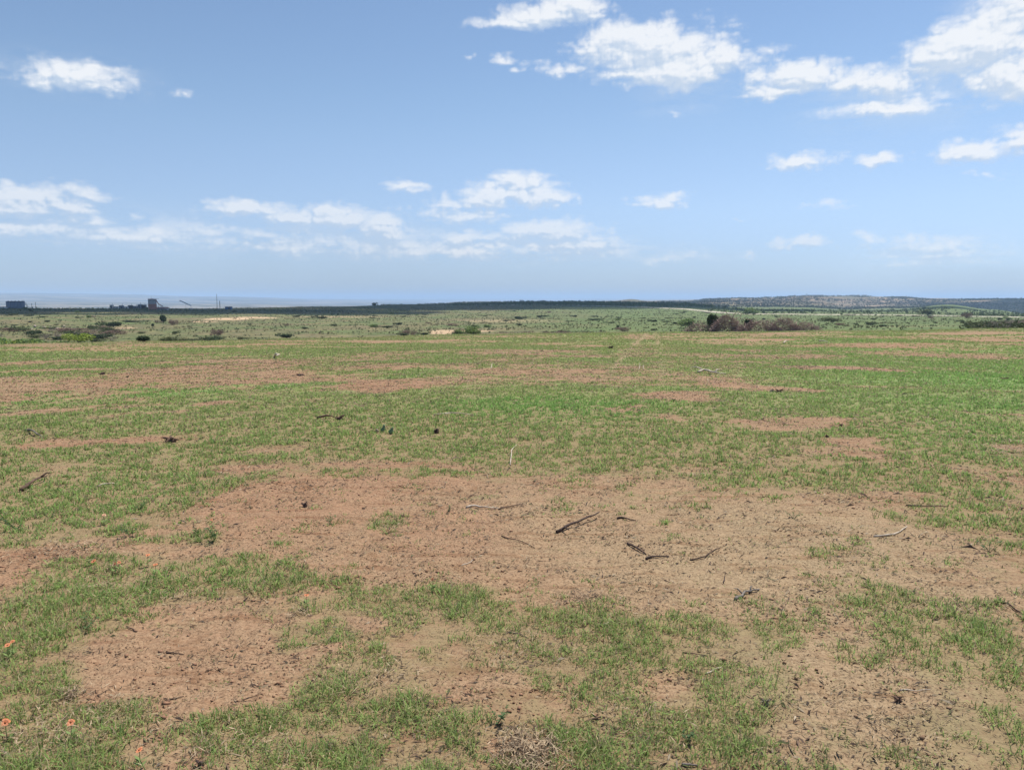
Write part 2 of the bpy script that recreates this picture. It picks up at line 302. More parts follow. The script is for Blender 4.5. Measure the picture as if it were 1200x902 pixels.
# ------------------------------------------------------------------ mesh helpers
def np_mesh(name, V, loops, sizes, mat, smooth=False, tint=None):
    me = bpy.data.meshes.new(name)
    nv = len(V); nf = len(sizes)
    me.vertices.add(nv); me.vertices.foreach_set('co', np.ascontiguousarray(V, dtype=np.float32).ravel())
    me.loops.add(len(loops)); me.loops.foreach_set('vertex_index', np.asarray(loops, dtype=np.int32))
    me.polygons.add(nf); st = np.zeros(nf, dtype=np.int32); st[1:] = np.cumsum(sizes)[:-1]
    me.polygons.foreach_set('loop_start', st); me.polygons.foreach_set('loop_total', np.asarray(sizes, dtype=np.int32))
    if smooth: me.polygons.foreach_set('use_smooth', np.ones(nf, dtype=bool))
    me.update(calc_edges=True)
    if tint is not None:
        at = me.color_attributes.new('tint', 'FLOAT_COLOR', 'POINT'); c = np.ones((nv, 4), dtype=np.float32); c[:, :3] = tint
        at.data.foreach_set('color', c.ravel())
    me.materials.append(mat); return me
def link(name, me, parent=None):
    o = bpy.data.objects.new(name, me); COL.objects.link(o)
    if parent: o.parent = parent
    return o
def tag(o, label, cat, group=None, kind=None):
    o['label'] = label; o['category'] = cat
    if group: o['group'] = group
    if kind: o['kind'] = kind
    return o
def empty(name, loc, label, cat, group=None, rz=0):
    o = bpy.data.objects.new(name, None); COL.objects.link(o); o.location = tuple(float(v) for v in loc); o.rotation_euler = (0, 0, rz)
    o.empty_display_size = .2
    return tag(o, label, cat, group)
class MB:
    def __init__(s): s.v = []; s.f = []; s.n = 0; s.t = []
    def add(s, V, Fc, tint=None):
        s.f += [[i + s.n for i in f] for f in Fc]; s.v += [tuple(p) for p in V]; s.n += len(V)
        if tint is not None: s.t += [tint] * len(V)
    def tube(s, P, Rd, sides=5, cap=True, tint=None):
        P = [np.array(p, float) for p in P]; V = []; Fc = []
        for i, p in enumerate(P):
            d = P[min(i + 1, len(P) - 1)] - P[max(i - 1, 0)]; d /= (np.linalg.norm(d) + 1e-9)
            u = np.cross(d, (0, 0, 1)) if abs(d[2]) < .9 else np.cross(d, (1, 0, 0)); u /= np.linalg.norm(u); w = np.cross(d, u)
            for k in range(sides):
                a = 2 * math.pi * k / sides; V.append(p + (u * math.cos(a) + w * math.sin(a)) * Rd[i])
        for i in range(len(P) - 1):
            for k in range(sides):
                k2 = (k + 1) % sides; Fc.append([i * sides + k, i * sides + k2, (i + 1) * sides + k2, (i + 1) * sides + k])
        if cap: Fc.append(list(range(sides))[::-1]); Fc.append([(len(P) - 1) * sides + k for k in range(sides)])
        s.add(V, Fc, tint)
    def box(s, c, d, rz=0, tint=None):
        V = []; cr, sr = math.cos(rz), math.sin(rz)
        for z in (-1, 1):
            for x, y in ((-1, -1), (1, -1), (1, 1), (-1, 1)):
                X, Y_ = x * d[0] / 2, y * d[1] / 2; V.append((c[0] + X * cr - Y_ * sr, c[1] + X * sr + Y_ * cr, c[2] + z * d[2] / 2))
        s.add(V, [[3, 2, 1, 0], [4, 5, 6, 7], [0, 1, 5, 4], [1, 2, 6, 5], [2, 3, 7, 6], [3, 0, 4, 7]], tint)
    def build(s, name, mat, parent=None, smooth=False):
        me = bpy.data.meshes.new(name); me.from_pydata([tuple(map(float, v)) for v in s.v], [], s.f)
        if smooth:
            for p in me.polygons: p.use_smooth = True
        if s.t:
            at = me.color_attributes.new('tint', 'FLOAT_COLOR', 'POINT'); c = np.ones((len(s.v), 4), dtype=np.float32); c[:, :3] = np.array(s.t); at.data.foreach_set('color', c.ravel())
        me.materials.append(mat); return link(name, me, parent)
def copy_tree(o, parent=None):
    c = o.copy(); COL.objects.link(c); c.parent = parent
    for ch in [k for k in bpy.data.objects if k.parent == o]: copy_tree(ch, c)
    return c

# ------------------------------------------------------------------ ground sheet
na = len(AA); nr = len(RR)
V = np.stack([GX, GY, Z], -1).reshape(-1, 3)
i0 = np.arange(nr - 1)[:, None] * na; j0 = np.arange(na)[None]; j1 = (j0 + 1) % na
Q = np.stack([i0 + j0, i0 + na + j0, i0 + na + j1, i0 + j1], -1).reshape(-1)
cidx = len(V); V = np.vstack([V, [[0, 0, float(Z[0].mean())]]])
tri = np.stack([np.full(na, cidx), j0[0], j1[0]], -1).reshape(-1)
gm = np_mesh('field_ground', V, np.concatenate([Q, tri]), np.concatenate([np.full((nr - 1) * na, 4), np.full(na, 3)]), ground_mat(), smooth=True)
def cattr(name, a, b, c):
    at = gm.color_attributes.new(name, 'FLOAT_COLOR', 'POINT'); D = np.ones((len(V), 4), dtype=np.float32)
    for k, arr in enumerate((a, b, c)): D[:-1, k] = arr.ravel(); D[-1, k] = arr.ravel()[0]
    at.data.foreach_set('color', D.ravel())
turfA = sstep(6, 18, GR)
cattr('patches', cover, np.clip(lush, 0, 1.2), np.clip(tone, 0, 1)); cattr('zones', .25 + .75 * turfA, mid, bare); A2 = np.where(AA > math.pi, AA - 2 * math.pi, AA)
cattr('zones_far', far, hill + 0 * GX, sstep(R(-3), R(9), A2)[None] + 0 * GX)
go = link('field_ground', gm); go['kind'] = 'structure'; go['label'] = 'cleared field of red soil patches and short grass running to low hills'

# ------------------------------------------------------------------ grass blades (stuff)
def scatter(n, r0, r1, p, amax=44):
    """radius pdf ~ r^p"""
    u = rng.random(n); q = p + 1
    r = (r0 ** q + u * (r1 ** q - r0 ** q)) ** (1 / q) if abs(q) > 1e-6 else r0 * (r1 / r0) ** u
    a = np.radians(rng.uniform(-amax, amax, n)); return r * np.sin(a), r * np.cos(a), r
def blades(n, r0, r1, p, dens=1.0, amax=46):
    x, y, r = scatter(n, r0, r1, p, amax)
    # bunch into tufts of eight round a common root
    sp_ = rng.uniform(.004, .034, n) * np.clip(r / 8, 1, 3); ta = rng.uniform(0, 6.283, n); grp_ = np.arange(n) // 8 * 8
    x = x[grp_] + np.cos(ta) * sp_; y = y[grp_] + np.sin(ta) * sp_; r = r[grp_]
    c = gsample(cover, x, y); l = gsample(lush, x, y)
    nz = fbm(x * 2.6, y * 2.6, 4, 41, .6) * .5 + fbm(x * 7.5, y * 7.5, 3, 42, .6) * .5
    nz = .5 + (nz - .5) * 1.25
    cc = sstep(.26, .86, c + .10 * np.clip((r - 7) / 4, 0, 1) + (nz - .5) * np.interp(r, [6, 10], [1.8, 1.15]))
    keep = rng.random(n) < (cc * .93 + .055 * (nz > .42)) * dens
    x, y, r, l, nz, cc, c = x[keep], y[keep], r[keep], l[keep], nz[keep], cc[keep], c[keep]; n = len(x)
    z = gsample(Z, x, y)
    hN = vnoise(x * 5, y * 5, 45)
    L = (.015 + .037 * cc * (.35 + hN)) * rng.uniform(.55, 1.35, n) * (1 + .35 * np.clip(l - .6, 0, 1)) * (1 + np.clip((r - 14) / 60, 0, .8))
    w = .0018 * rng.uniform(.7, 1.4, n) * np.clip(r / 3.2, 1, None) ** .86
    a = rng.uniform(0, 2 * math.pi, n); lean = rng.uniform(.2, 1.55, n); b = a + rng.uniform(-.9, .9, n)
    dx, dy = np.cos(a), np.sin(a); fx = rng.uniform(0, 2 * math.pi, n); wx, wy = np.cos(fx) * w, np.sin(fx) * w
    base = np.stack([x, y, z - .004], -1)
    m = base + np.stack([dx * L * .35 * lean, dy * L * .35 * lean, L * (.62 - .12 * lean)], -1)
    t = base + np.stack([np.cos(b) * L * lean * .95, np.sin(b) * L * lean * .95, L * np.clip(1.0 - .42 * lean, .3, 1)], -1)
    W = np.stack([wx, wy, 0 * wx], -1)
    VV = np.stack([base - W, base + W, m + W * .8, m - W * .8, t], 1).reshape(-1, 3)
    k = np.arange(n)[:, None] * 5
    lo = np.concatenate([k + [[0, 1, 2, 3]], k + [[3, 2, 4]]], 1).reshape(-1); sz = np.tile([4, 3], n)
    v = rng.random(n); g1 = np.array([.290, .350, .115]); g2 = np.array([.215, .375, .100]); dry = np.array([.44, .36, .21])
    col = g1 + (g2 - g1) * np.clip(l + rng.normal(0, .25, n), 0, 1.15)[:, None]
    col = col * rng.uniform(.6, 1.35, n)[:, None]
    isdry = v < np.clip(.36 - .34 * l, .03, .4) + .18 * (cc < .5)
    col = np.where(isdry[:, None], dry * rng.uniform(.6, 1.2, n)[:, None], col)
    return VV, lo, sz, np.repeat(col, 5, 0)
gmat = tint_mat('grass_blade', .48)
b1 = blades(600000, 1.7, 14, -.50, amax=62); b2 = blades(1130000, 14, 110, -.50)
nb = len(b1[0]); VV = np.concatenate([b1[0], b2[0]]); lo = np.concatenate([b1[1], b2[1] + nb]); sz = np.concatenate([b1[2], b2[2]]); tc_ = np.concatenate([b1[3], b2[3]])
grass = link('grass', np_mesh('grass', VV, lo, sz, gmat, tint=tc_))
tag(grass, 'short green and straw coloured grass growing in patches over the cleared field', 'grass', kind='stuff')

# ------------------------------------------------------------------ litter and clods (stuff)
def litter(n, r0, r1, p):
    x, y, r = scatter(n, r0, r1, p, 62)
    c = gsample(cover, x, y); nz = fbm(x * 3.1, y * 3.1, 4, 51, .65)
    pr = sstep(.40, .62, nz) * .85 + .10
    pr *= np.where(c > .75, .4, .8)
    keep = rng.random(n) < pr; x, y, r, c, nz = x[keep], y[keep], r[keep], c[keep], nz[keep]; n = len(x); z = gsample(Z, x, y)
    L = .0075 * np.exp(rng.normal(0, .5, n)) * np.clip(r / 4, 1, 8) ** .5; w = np.clip(L * rng.uniform(.06, .26, n), .0009, .004) * np.clip(r / 4, 1, 6) ** .5
    a = rng.normal(0, 1.0, n) ; el = rng.normal(.12, .25, n)
    d = np.stack([np.cos(a) * np.cos(el), np.sin(a) * np.cos(el), np.sin(el)], -1); s = np.stack([-np.sin(a), np.cos(a), rng.normal(0, .4, n)], -1)
    base = np.stack([x, y, z + .003 + np.abs(el) * L * .35], -1); bend = np.stack([0 * x, 0 * x, rng.uniform(-.05, .35, n) * L], -1)
    Lx = d * L[:, None]; S = s * w[:, None]  # half width
    VV = np.stack([base - Lx, base + S + bend, base + Lx, base - S + bend * .6], 1).reshape(-1, 3)
    k = np.arange(n)[:, None] * 4; lo = (k + [[0, 1, 2, 3]]).reshape(-1)
    pal = np.array([[.045, .032, .024], [.085, .055, .038], [.14, .09, .06], [.30, .235, .15], [.36, .29, .2], [.11, .11, .05]])
    pick = rng.choice(6, n, p=[.28, .25, .15, .13, .06, .13]); col = pal[pick] * rng.uniform(.7, 1.25, n)[:, None]
    return VV, lo, np.full(n, 4), np.repeat(col, 4, 0)
a_ = litter(820000, 1.8, 45, -.35)
# straw heaps
def heap(px, py, hw, hh, n, pale=.7):
    c = pix(px, py); t_ = pix(px, py - hh); d = math.hypot(c[0], c[1]); sx = hw / F * d; sy = math.hypot(*(t_ - c)[:2])
    x = c[0] + rng.normal(0, sx * .5, n); y = c[1] + rng.normal(0, sy * .5, n); z = gsample(Z, x, y); k = max(1, d / 4) ** .6
    L = rng.uniform(.007, .026, n) * k; w = rng.uniform(.0009, .0024, n) * k; a = rng.uniform(0, math.pi, n); el = rng.normal(.1, .25, n)
    dd = np.stack([np.cos(a) * np.cos(el), np.sin(a) * np.cos(el), np.sin(el)], -1) * L[:, None]; s = np.stack([-np.sin(a), np.cos(a), rng.normal(0, .3, n)], -1) * w[:, None]
    base = np.stack([x, y, z + rng.uniform(.002, .03, n) * k], -1)
    VV = np.stack([base - dd, base + s, base + dd, base - s], 1).reshape(-1, 3)
    col = np.where((rng.random(n) < pale)[:, None], np.array([.40, .30, .19]), np.array([.12, .08, .05])) * rng.uniform(.6, 1.2, n)[:, None]
    return VV, np.repeat(col, 4, 0)
HV = [heap(*h) for h in [(620,882,42,24,800,.6),(85,815,16,7,120,.5),(130,668,14,6,60),(70,650,80,14,260,.6),(95,645,60,8,150,.7),(1170,528,40,6,300),(1190,520,30,5,200),(690,700,30,5,160,.35),(340,470,10,4,90),(350,720,18,6,60),
   (120,690,80,14,200,.75),(590,765,70,20,200,.6),(440,790,90,26,260,.7),(215,700,60,8,120),(100,840,80,26,320,.75),(40,870,60,20,220,.75),(115,458,9,2.5,120),(235,426,10,1.6,90),(260,425,8,1.6,90),(1130,715,80,14,200,.5),(1050,860,80,24,220,.5),(760,850,90,30,240,.6),(300,880,90,20,240,.7)]]
hv = np.concatenate([h[0] for h in HV]); hc = np.concatenate([h[1] for h in HV])
LV = np.concatenate([a_[0], hv]); nn = len(LV) // 4
lit = link('dry_litter', np_mesh('dry_litter', LV, np.arange(nn * 4), np.full(nn, 4), tint_mat('dry_litter', .15), tint=np.concatenate([a_[3], hc])))
tag(lit, 'loose dead leaves, straw and twig bits lying over the bare soil', 'plant litter', kind='stuff')
def clods(n, r0, r1, p):
    x, y, r = scatter(n, r0, r1, p, 62); c = gsample(cover, x, y); nz = fbm(x * 1.9, y * 1.9, 4, 61, .65)
    keep = (rng.random(n) < sstep(.46, .68, nz) * (c < .6) + .03); x, y, r = x[keep], y[keep], r[keep]; n = len(x); z = gsample(Z, x, y); to = gsample(tone, x, y)
    s = np.clip(.0030 * np.exp(rng.normal(0, .5, n)), 0, .011) * np.clip(r / 6, 1, 4) ** .5
    O = np.array([[1, 0, 0], [-1, 0, 0], [0, 1, 0], [0, -1, 0], [0, 0, 1], [0, 0, -1.0]]); VV = O[None] * rng.uniform(.6, 1.4, (n, 6, 1)) + rng.normal(0, .3, (n, 6, 3))
    VV = VV * s[:, None, None] * [1.2, 1, .75] + np.stack([x, y, z + s * .35], -1)[:, None]
    Fc = np.array([[0, 2, 4], [2, 1, 4], [1, 3, 4], [3, 0, 4], [2, 0, 5], [1, 2, 5], [3, 1, 5], [0, 3, 5]]).reshape(-1)
    lo = (np.arange(n)[:, None] * 6 + Fc[None]).reshape(-1)
    c1 = np.array([.30, .155, .095]); c2 = np.array([.31, .20, .12]); col = (c1 + (c2 - c1) * np.clip(to, 0, 1)[:, None]) * rng.uniform(.62, 1.05, n)[:, None]
    return VV.reshape(-1, 3), lo, np.full(n * 8, 3), np.repeat(col, 6, 0)
cl = clods(150000, 1.8, 26, -.3)
clo = link('soil_clods', np_mesh('soil_clods', cl[0], cl[1], cl[2], tint_mat('soil_clod', 0, .95), tint=cl[3]))
tag(clo, 'crumbs and small clods of red brown soil strewn over bare patches', 'soil clods', kind='stuff')

# ------------------------------------------------------------------ far scrub and woods (stuff)
def crowns(P, S, nt, cols, size=.5, flat=1.0):
    n = len(P); u = rng.normal(0, 1, (n, nt, 3)); u /= np.linalg.norm(u, axis=2, keepdims=True); u *= rng.uniform(.25, 1, (n, nt, 1)) ** .5
    u[..., 2] = u[..., 2] * .5 * flat + .5 * flat
    c = P[:, None] + u * S[:, None, None] * [.62, .62, 1.0]
    t = rng.normal(0, 1, (n, nt, 3, 3)) * (S[:, None, None, None] * size * .45); VV = (c[:, :, None] + t).reshape(-1, 3)
    VV[:, 2] = np.maximum(VV[:, 2], np.repeat(P[:, 2], nt * 3) - .1)
    lo = np.arange(len(VV)); col = np.repeat(cols[:, None] * rng.uniform(.75, 1.25, (n, nt, 1)), 3, 1).reshape(-1, 3)
    return VV, lo, np.full(n * nt, 3), col
leafm = tint_mat('scrub_foliage', .15, .8)
def stuff(name, data, label, cat):
    o = link(name, np_mesh(name, data[0], data[1], data[2], leafm, tint=data[3])); return tag(o, label, cat, kind='stuff')
def az_of(px): return math.degrees(az_el(px, 360)[0])
def polar(n, p0, p1, r0, r1, pw=1.0):
    a = np.radians(rng.uniform(az_of(p0), az_of(p1), n)); u = rng.random(n); r = r0 + (r1 - r0) * u ** pw; x, y = r * np.sin(a), r * np.cos(a)
    return x, y, r
# low weeds of the plain
x, y, r = polar(26000, -60, 1260, 120, 900, 1.1); k = (fbm(x / 14, y / 14, 4, 71) > .45); x, y, r = x[k], y[k], r[k]; n = len(x)
S = rng.uniform(.15, .55, n) * (r / 300) ** .35
cols = np.array([.095, .115, .055])[None] * rng.uniform(.6, 1.5, (n, 1)) + (rng.random((n, 1)) < .35) * np.array([.08, .04, .03])
stuff('low_scrub', crowns(np.stack([x, y, gsample(Z, x, y)], -1), S, 9, cols, .7, .8), 'low green grey weeds and scrub dotted thickly over the plain beyond the field', 'scrub')
x, y, r = polar(9000, 430, 835, 700, 1530, .8); pxx = CX + F * x / y; k = (fbm(x / 60, y / 60, 4, 72) > .36 + .35 * (1 - sstep(430, 600, pxx))) & (r > 760 + 300 * fbm(x / 90, y / 90, 3, 76)); x, y, r = x[k], y[k], r[k]; n = len(x)
stuff('ridge_woodland', crowns(np.stack([x, y, gsample(Z, x, y)], -1), rng.uniform(1.0, 3.0, n) * (.5 + .5 * sstep(430, 640, CX + F * x / y)), 12, np.array([.070, .120, .040])[None] * rng.uniform(.7, 1.35, (n, 1)), .55), 'dark green scrub woodland covering the low central ridge at the skyline', 'woodland')
x, y, r = polar(2600, -60, 480, 560, 700, 1); k = fbm(x / 40, y / 40, 4, 73) > .45; x, y, r = x[k], y[k], r[k]; n = len(x)
stuff('skyline_scrub', crowns(np.stack([x, y, gsample(Z, x, y)], -1), rng.uniform(.3, .9, n), 9, np.array([.085, .12, .06])[None] * rng.uniform(.7, 1.3, (n, 1)), .6, .8), 'dark low scrub along the near edge of the left plain', 'scrub')
x, y, r = polar(15000, 770, 1260, 1900, 3400, 1); k = fbm(x / 170, y / 170, 4, 74) > .43; x, y, r = x[k], y[k], r[k]; n = len(x)
stuff('hill_scrub', crowns(np.stack([x, y, gsample(Z, x, y)], -1), rng.uniform(2.0, 5.5, n), 8, np.array([.040, .052, .030])[None] * rng.uniform(.7, 1.4, (n, 1)), .6), 'dark juniper scrub dotted over the brown hills on the right', 'scrub')
x, y, r = polar(1500, 830, 1260, 620, 1150, 1); k = fbm(x / 50, y / 50, 4, 75) > .47; x, y, r = x[k], y[k], r[k]; n = len(x)
stuff('roadside_scrub', crowns(np.stack([x, y, gsample(Z, x, y)], -1), rng.uniform(.8, 2.6, n), 12, np.array([.085, .11, .045])[None] * rng.uniform(.7, 1.3, (n, 1)), .55), 'pale green scrub behind the chalky road at the foot of the right hills', 'scrub')

# ------------------------------------------------------------------ shrub prototypes
twig = simple_mat('grey_twig_bark', (.26, .21, .165), (.15, .12, .095), 8)
def leaf_mat(n, c): return simple_mat(n, c, tuple(v * .62 for v in c), 1.6, .8, trans=.25, detail=2)
LM = {'juniper': leaf_mat('juniper_leaf', (.058, .085, .038)), 'olive': leaf_mat('olive_leaf', (.095, .115, .048)), 'lime': leaf_mat('lime_leaf', (.30, .37, .07)),
      'grey': leaf_mat('grey_twig_haze', (.27, .235, .185)), 'brown': leaf_mat('brown_dry_leaf', (.22, .15, .115)), 'green': leaf_mat('fresh_green_leaf', (.17, .24, .075))}
def crown_mesh(kind, seed, nl, dense, leaf, zlo, w, h, lobes=6):
    rg = np.random.default_rng(seed); C = rg.normal(0, 1, (lobes, 3)) * [w * .27, w * .27, h * .16] + [0, 0, h * (.5 + zlo / 2)]
    rad = rg.uniform(.22, .38, lobes); n = nl; pick = rg.integers(0, lobes, n); u = rg.normal(0, 1, (n, 3)); u /= np.linalg.norm(u, axis=1, keepdims=True)
    c = C[pick] + u * (rad[pick] * rg.uniform(.35, 1.12, n) ** .6)[:, None] * [w, w, h * .95]
    c[:, 2] = np.where(c[:, 2] < zlo * h, zlo * h + rg.uniform(0, .2, n) * h, c[:, 2])
    A_ = rg.normal(0, 1, (n, 3)); A_ /= np.linalg.norm(A_, axis=1, keepdims=True); B_ = np.cross(A_, rg.normal(0, 1, (n, 3))); B_ /= np.linalg.norm(B_, axis=1, keepdims=True)
    s = leaf * rg.uniform(.5, 1.3, n)[:, None]
    VV = np.stack([c - A_ * s, c + B_ * s * .5, c + A_ * s, c - B_ * s * .5], 1).reshape(-1, 3)
    VV[:, 2] = np.maximum(VV[:, 2], .02)
    return np_mesh('crown', VV, np.arange(n * 4), np.full(n, 4), LM[kind])
def trunk_mesh(seed, h, w, n, bare=False):
    rg = np.random.default_rng(seed); m = MB()
    for k in range(n):
        a = rg.uniform(0, 6.28); l = rg.uniform(.5, 1.0) * h; P = [np.array([0, 0, -.1])]; d = np.array([math.cos(a) * w * .35, math.sin(a) * w * .35, h * rg.uniform(.5, .8)])
        for q in (.35, .7, 1.0): P.append(d * q * l / h + rg.normal(0, .05 * h, 3) * [1, 1, .4])
        r0 = .035 * h ** .5 * (.5 if bare else 1); m.tube(P, [r0, r0 * .75, r0 * .5, r0 * .15], 4)
        if bare:
            for q in range(3):
                s0 = P[1] + (P[3] - P[1]) * rg.uniform(.1, .9); e = s0 + (rg.normal(0, 1, 3) * [.22, .22, .15] + [0, 0, .18]) * h; m.tube([s0, (s0 + e) / 2 + rg.normal(0, .03, 3), e], [r0 * .45, r0 * .3, r0 * .1], 3)
    me = bpy.data.meshes.new('trunk'); me.from_pydata([tuple(map(float, v)) for v in m.v], [], m.f); me.materials.append(twig); return me
PROTO = {}
def proto(key, kind, seed, nl, leaf, zlo, w, h, stems, lobes=6, bare=False): PROTO[key] = (crown_mesh(kind, seed, nl, 1, leaf, zlo, w, h, lobes), trunk_mesh(seed, h, w, stems, bare))
proto('juniper', 'juniper', 1, 1500, .085, .05, 1.0, 1.0, 3); proto('juniper2', 'juniper', 2, 1300, .085, .0, 1.3, .75, 3, 8)
proto('olive', 'olive', 3, 1100, .075, .1, 1.2, .9, 5, 8); proto('olive2', 'olive', 4, 1000, .07, .0, 1.5, .65, 5, 9)
proto('lime', 'lime', 5, 1300, .07, .05, 1.2, .9, 5, 8); proto('green', 'green', 6, 1000, .075, .05, 1.3, .85, 5, 8)
proto('grey', 'grey', 7, 380, .045, .05, 1.25, .9, 16, 8, True); proto('brown', 'brown', 8, 900, .06, .0, 1.3, .8, 14, 8, True)
def shrub(key, P, w, h, label, group=None, name=None, cat='shrub'):
    cm, tm = PROTO[key]; o = empty(name or 'shrub', (P[0], P[1], gz(P[0], P[1]) - .03), label, cat, group, random.uniform(0, 6.28))
    o.scale = (w, w, h); link('crown', cm, o); link('trunk', tm, o); return o
# those that stand out in the photograph: kind, px, row of the foot, width px, height px, label
SH = [('juniper',192,378.5,9,9,'tall dark juniper standing alone on the plain below the brick red silo'),
 ('juniper2',135,383.5,14,8,'broad dark round juniper on the left plain between the pale scrub and silo'),
 ('juniper2',107,386,8,5.5,'small dark shrub left of the broad round juniper'),
 ('brown',77,391,12,8,'dark brownish shrub among pale rocks on the left plain'),
 ('olive2',125,388,14,6,'flat grey brown shrub just below the broad round juniper'),
 ('lime',92,401,20,11,'bright lime green bush at the left edge of the field crest'),
 ('juniper2',98,397,16,9,'dark green bush close behind the bright lime bush'),
 ('juniper',168,400.5,15,7,'dark ragged shrub at the field crest straight below the brick red silo'),
 ('olive2',199,399.8,19,7,'wide olive shrub on the field crest right of the dark ragged one'),
 ('grey',131,399.6,9,6,'grey bare bush on the crest right of the bright lime bush'),
 ('olive2',112,400.4,10,5,'small olive bush right next to the bright lime bush'),
 ('brown',255,393.5,12,9,'reddish brown dead bush standing above a dark flat shrub'),
 ('juniper2',250,399,21,6,'dark flat shrub on the crest below the reddish brown dead bush'),
 ('olive2',227,399,24,3,'low dark strip of scrub between two crest shrubs on the left'),
 ('olive2',283,397.5,8,4,'small olive shrub on the crest right of the dark flat shrub'),
 ('olive',205,392,5,5,'small olive shrub midway between crest and plain right of silo line'),
 ('brown',203,381,9,7,'reddish brown bush just right of the tall lone juniper'),
 ('juniper',179,383,3.5,4,'tiny dark upright shrub just left of the tall lone juniper'),
 ('juniper2',152,377.5,18,2.6,'long dark low strip of brush left of the tall lone juniper'),
 ('olive2',165,391,7,3,'low olive shrub between the broad juniper and the ragged crest shrub'),
 ('juniper2',336,396.4,16,7,'dark spiky shrub on the crest left of the frame centre'),
 ('juniper2',378,373.6,12,4,'pair shaped dark shrub on the pinkish slope left of centre'),
 ('juniper',396,369.8,3,3,'single dark dot of a shrub high on the left centre slope'),
 ('brown',478,392.8,12,8,'grey brown round bush on the crest near a pale bare streak'),
 ('juniper2',498,392.4,8,4,'dark small shrub just right of the grey brown round bush'),
 ('green',556,391.6,19,10,'rounded light green bush on the crest at the middle of the view'),
 ('green',540,391.6,10,6,'small light green bush beside the rounded light green one'),
 ('green',435,383.6,10,4,'small fresh green shrub on the plain left of centre'),
 ('juniper2',455,383.8,12,3,'thin dark shrub right of the small fresh green shrub'),
 ('juniper2',607,374.4,9,5,'dark green shrub on the plain under the road centre'),
 ('brown',730,388.4,13,7,'brown rounded bush on the crest by the old track'),
 ('juniper',724,384,4,3,'tiny dark tuft directly above the brown rounded crest bush'),
 ('juniper2',694,375.5,11,3,'flat dark shrub on the plain above the old track'),
 ('juniper2',674,371.6,5,3,'small dark shrub left of the flat dark shrub under the road'),
 ('juniper2',717,378.8,8,2.4,'lowest of the flat dark shrubs above the old track'),
 ('green',884,368.5,16,8,'light green tree above the brush piles beside the chalky road'),
 ('green',800,382,20,9,'green bushy thicket left of the brush piles'),
 ('olive',975,378,12,6,'single olive shrub in the green swale right of the brush piles'),
 ('olive',1087,370,9,8,'olive tree standing on the chalky road line below the green knoll'),
 ('brown',1133,373.5,7,8,'small brown tree right of the green knoll by the road'),
 ('juniper',1034,382.8,8,2.4,'low dark strip of a shrub in the right green swale'),
 ('olive',438.5,358.7,5,5,'small dark windswept tree alone on the left skyline'),
 ('olive2',637,353.8,5,2.6,'slight taller tree breaking the central wooded skyline'),
 ('grey',611,354,4.0,4.4,'thin bare topped tree on the central skyline')]
for key, px, py, w, h, lab in SH:
    P = pix(px, py); d = math.hypot(P[0], P[1]); k = d / F
    if d > 1700 or (py < 360 and d < 800 and px < 430): P = colr(px, 900 if px < 500 else 1400); d = math.hypot(P[0], P[1]); k = d / F
    tree = 'tree' in lab.split(' ')
    shrub(key, P, w * k / 1.15, h * k / .95, lab, name='tree' if tree else 'shrub', cat='tree' if tree else 'shrub')
# thickets: left edge green and grey bushes, right edge grey thicket
def thicket(spec, group):
    for key, px, r, w, h, lab in spec:
        P = colr(px, r); shrub(key, P, w, h, lab, group)
lg = 'leafing bushes in the hollow at the left edge'
for i in range(22):
    px = -14 + i * 3.6 + random.uniform(-2, 2); r = random.uniform(92, 125)
    P = colr(px, r); top = 391.5 + max(0, px - 30) * .14 + random.uniform(-1.2, 2); h = rowz(px, top, r) - P[2]
    shrub(['lime', 'green', 'green', 'olive'][i % 4], P, random.uniform(2.0, 3.0), max(h * .8, .9) / .95, 'yellow green bush in the hollow at the left edge behind the pale crest', lg)
gg = 'bare grey bushes behind the left hollow'
for i in range(34):
    px = random.uniform(-15, 140); r = random.uniform(150, 235); P = colr(px, r)
    shrub(['grey', 'grey', 'brown', 'olive'][i % 4] if i % 9 else 'juniper2', P, random.uniform(1.6, 3.0), random.uniform(.8, 1.5), 'bare grey twiggy bush among pale rocks behind the left hollow', gg)
rg_ = 'grey brown thicket at the right edge'
for i in range(30):
    px = random.uniform(1146, 1225); r = random.uniform(122, 200); P = colr(px, r); h = max(rowz(px, random.uniform(369, 374) + max(0, 1175 - px) * .25, r) - P[2], 1.2)
    shrub(['grey', 'olive', 'brown', 'olive', 'grey'][i % 5], P, random.uniform(2.4, 4), h, 'grey green bush in the thicket at the right edge', rg_)
cg = 'grey brush along the crest left of the track'
for i in range(30):
    px = random.uniform(585, 720); r = random.uniform(118, 150); P = colr(px, r); h = max(rowz(px, random.uniform(384.5, 387), r) - P[2], .8)
    shrub(['grey', 'brown', 'grey', 'olive2'][i % 4], P, random.uniform(1.2, 2.6), h, 'low grey twiggy brush just behind the crest left of the old track', cg)
# shrubs no one could tell apart, dotted over the plain
pg = 'small shrubs dotted over the plain beyond the field'
cnt = 0
while cnt < 120:
    px = random.uniform(-10, 1210); r = random.uniform(150, 640) ; P = colr(px, r)
    if vnoise(np.array([P[0] / 45]), np.array([P[1] / 45]), 81)[0] < .42: continue
    key = random.choice(['juniper', 'juniper2', 'juniper2', 'olive2', 'olive', 'brown', 'green']); s = random.uniform(.45, 1.15) * (1 + r / 700)
    shrub(key, P, s * random.uniform(1, 1.7), s * random.uniform(.6, .9), 'small low shrub, one of many scattered over the plain beyond the field', pg); cnt += 1

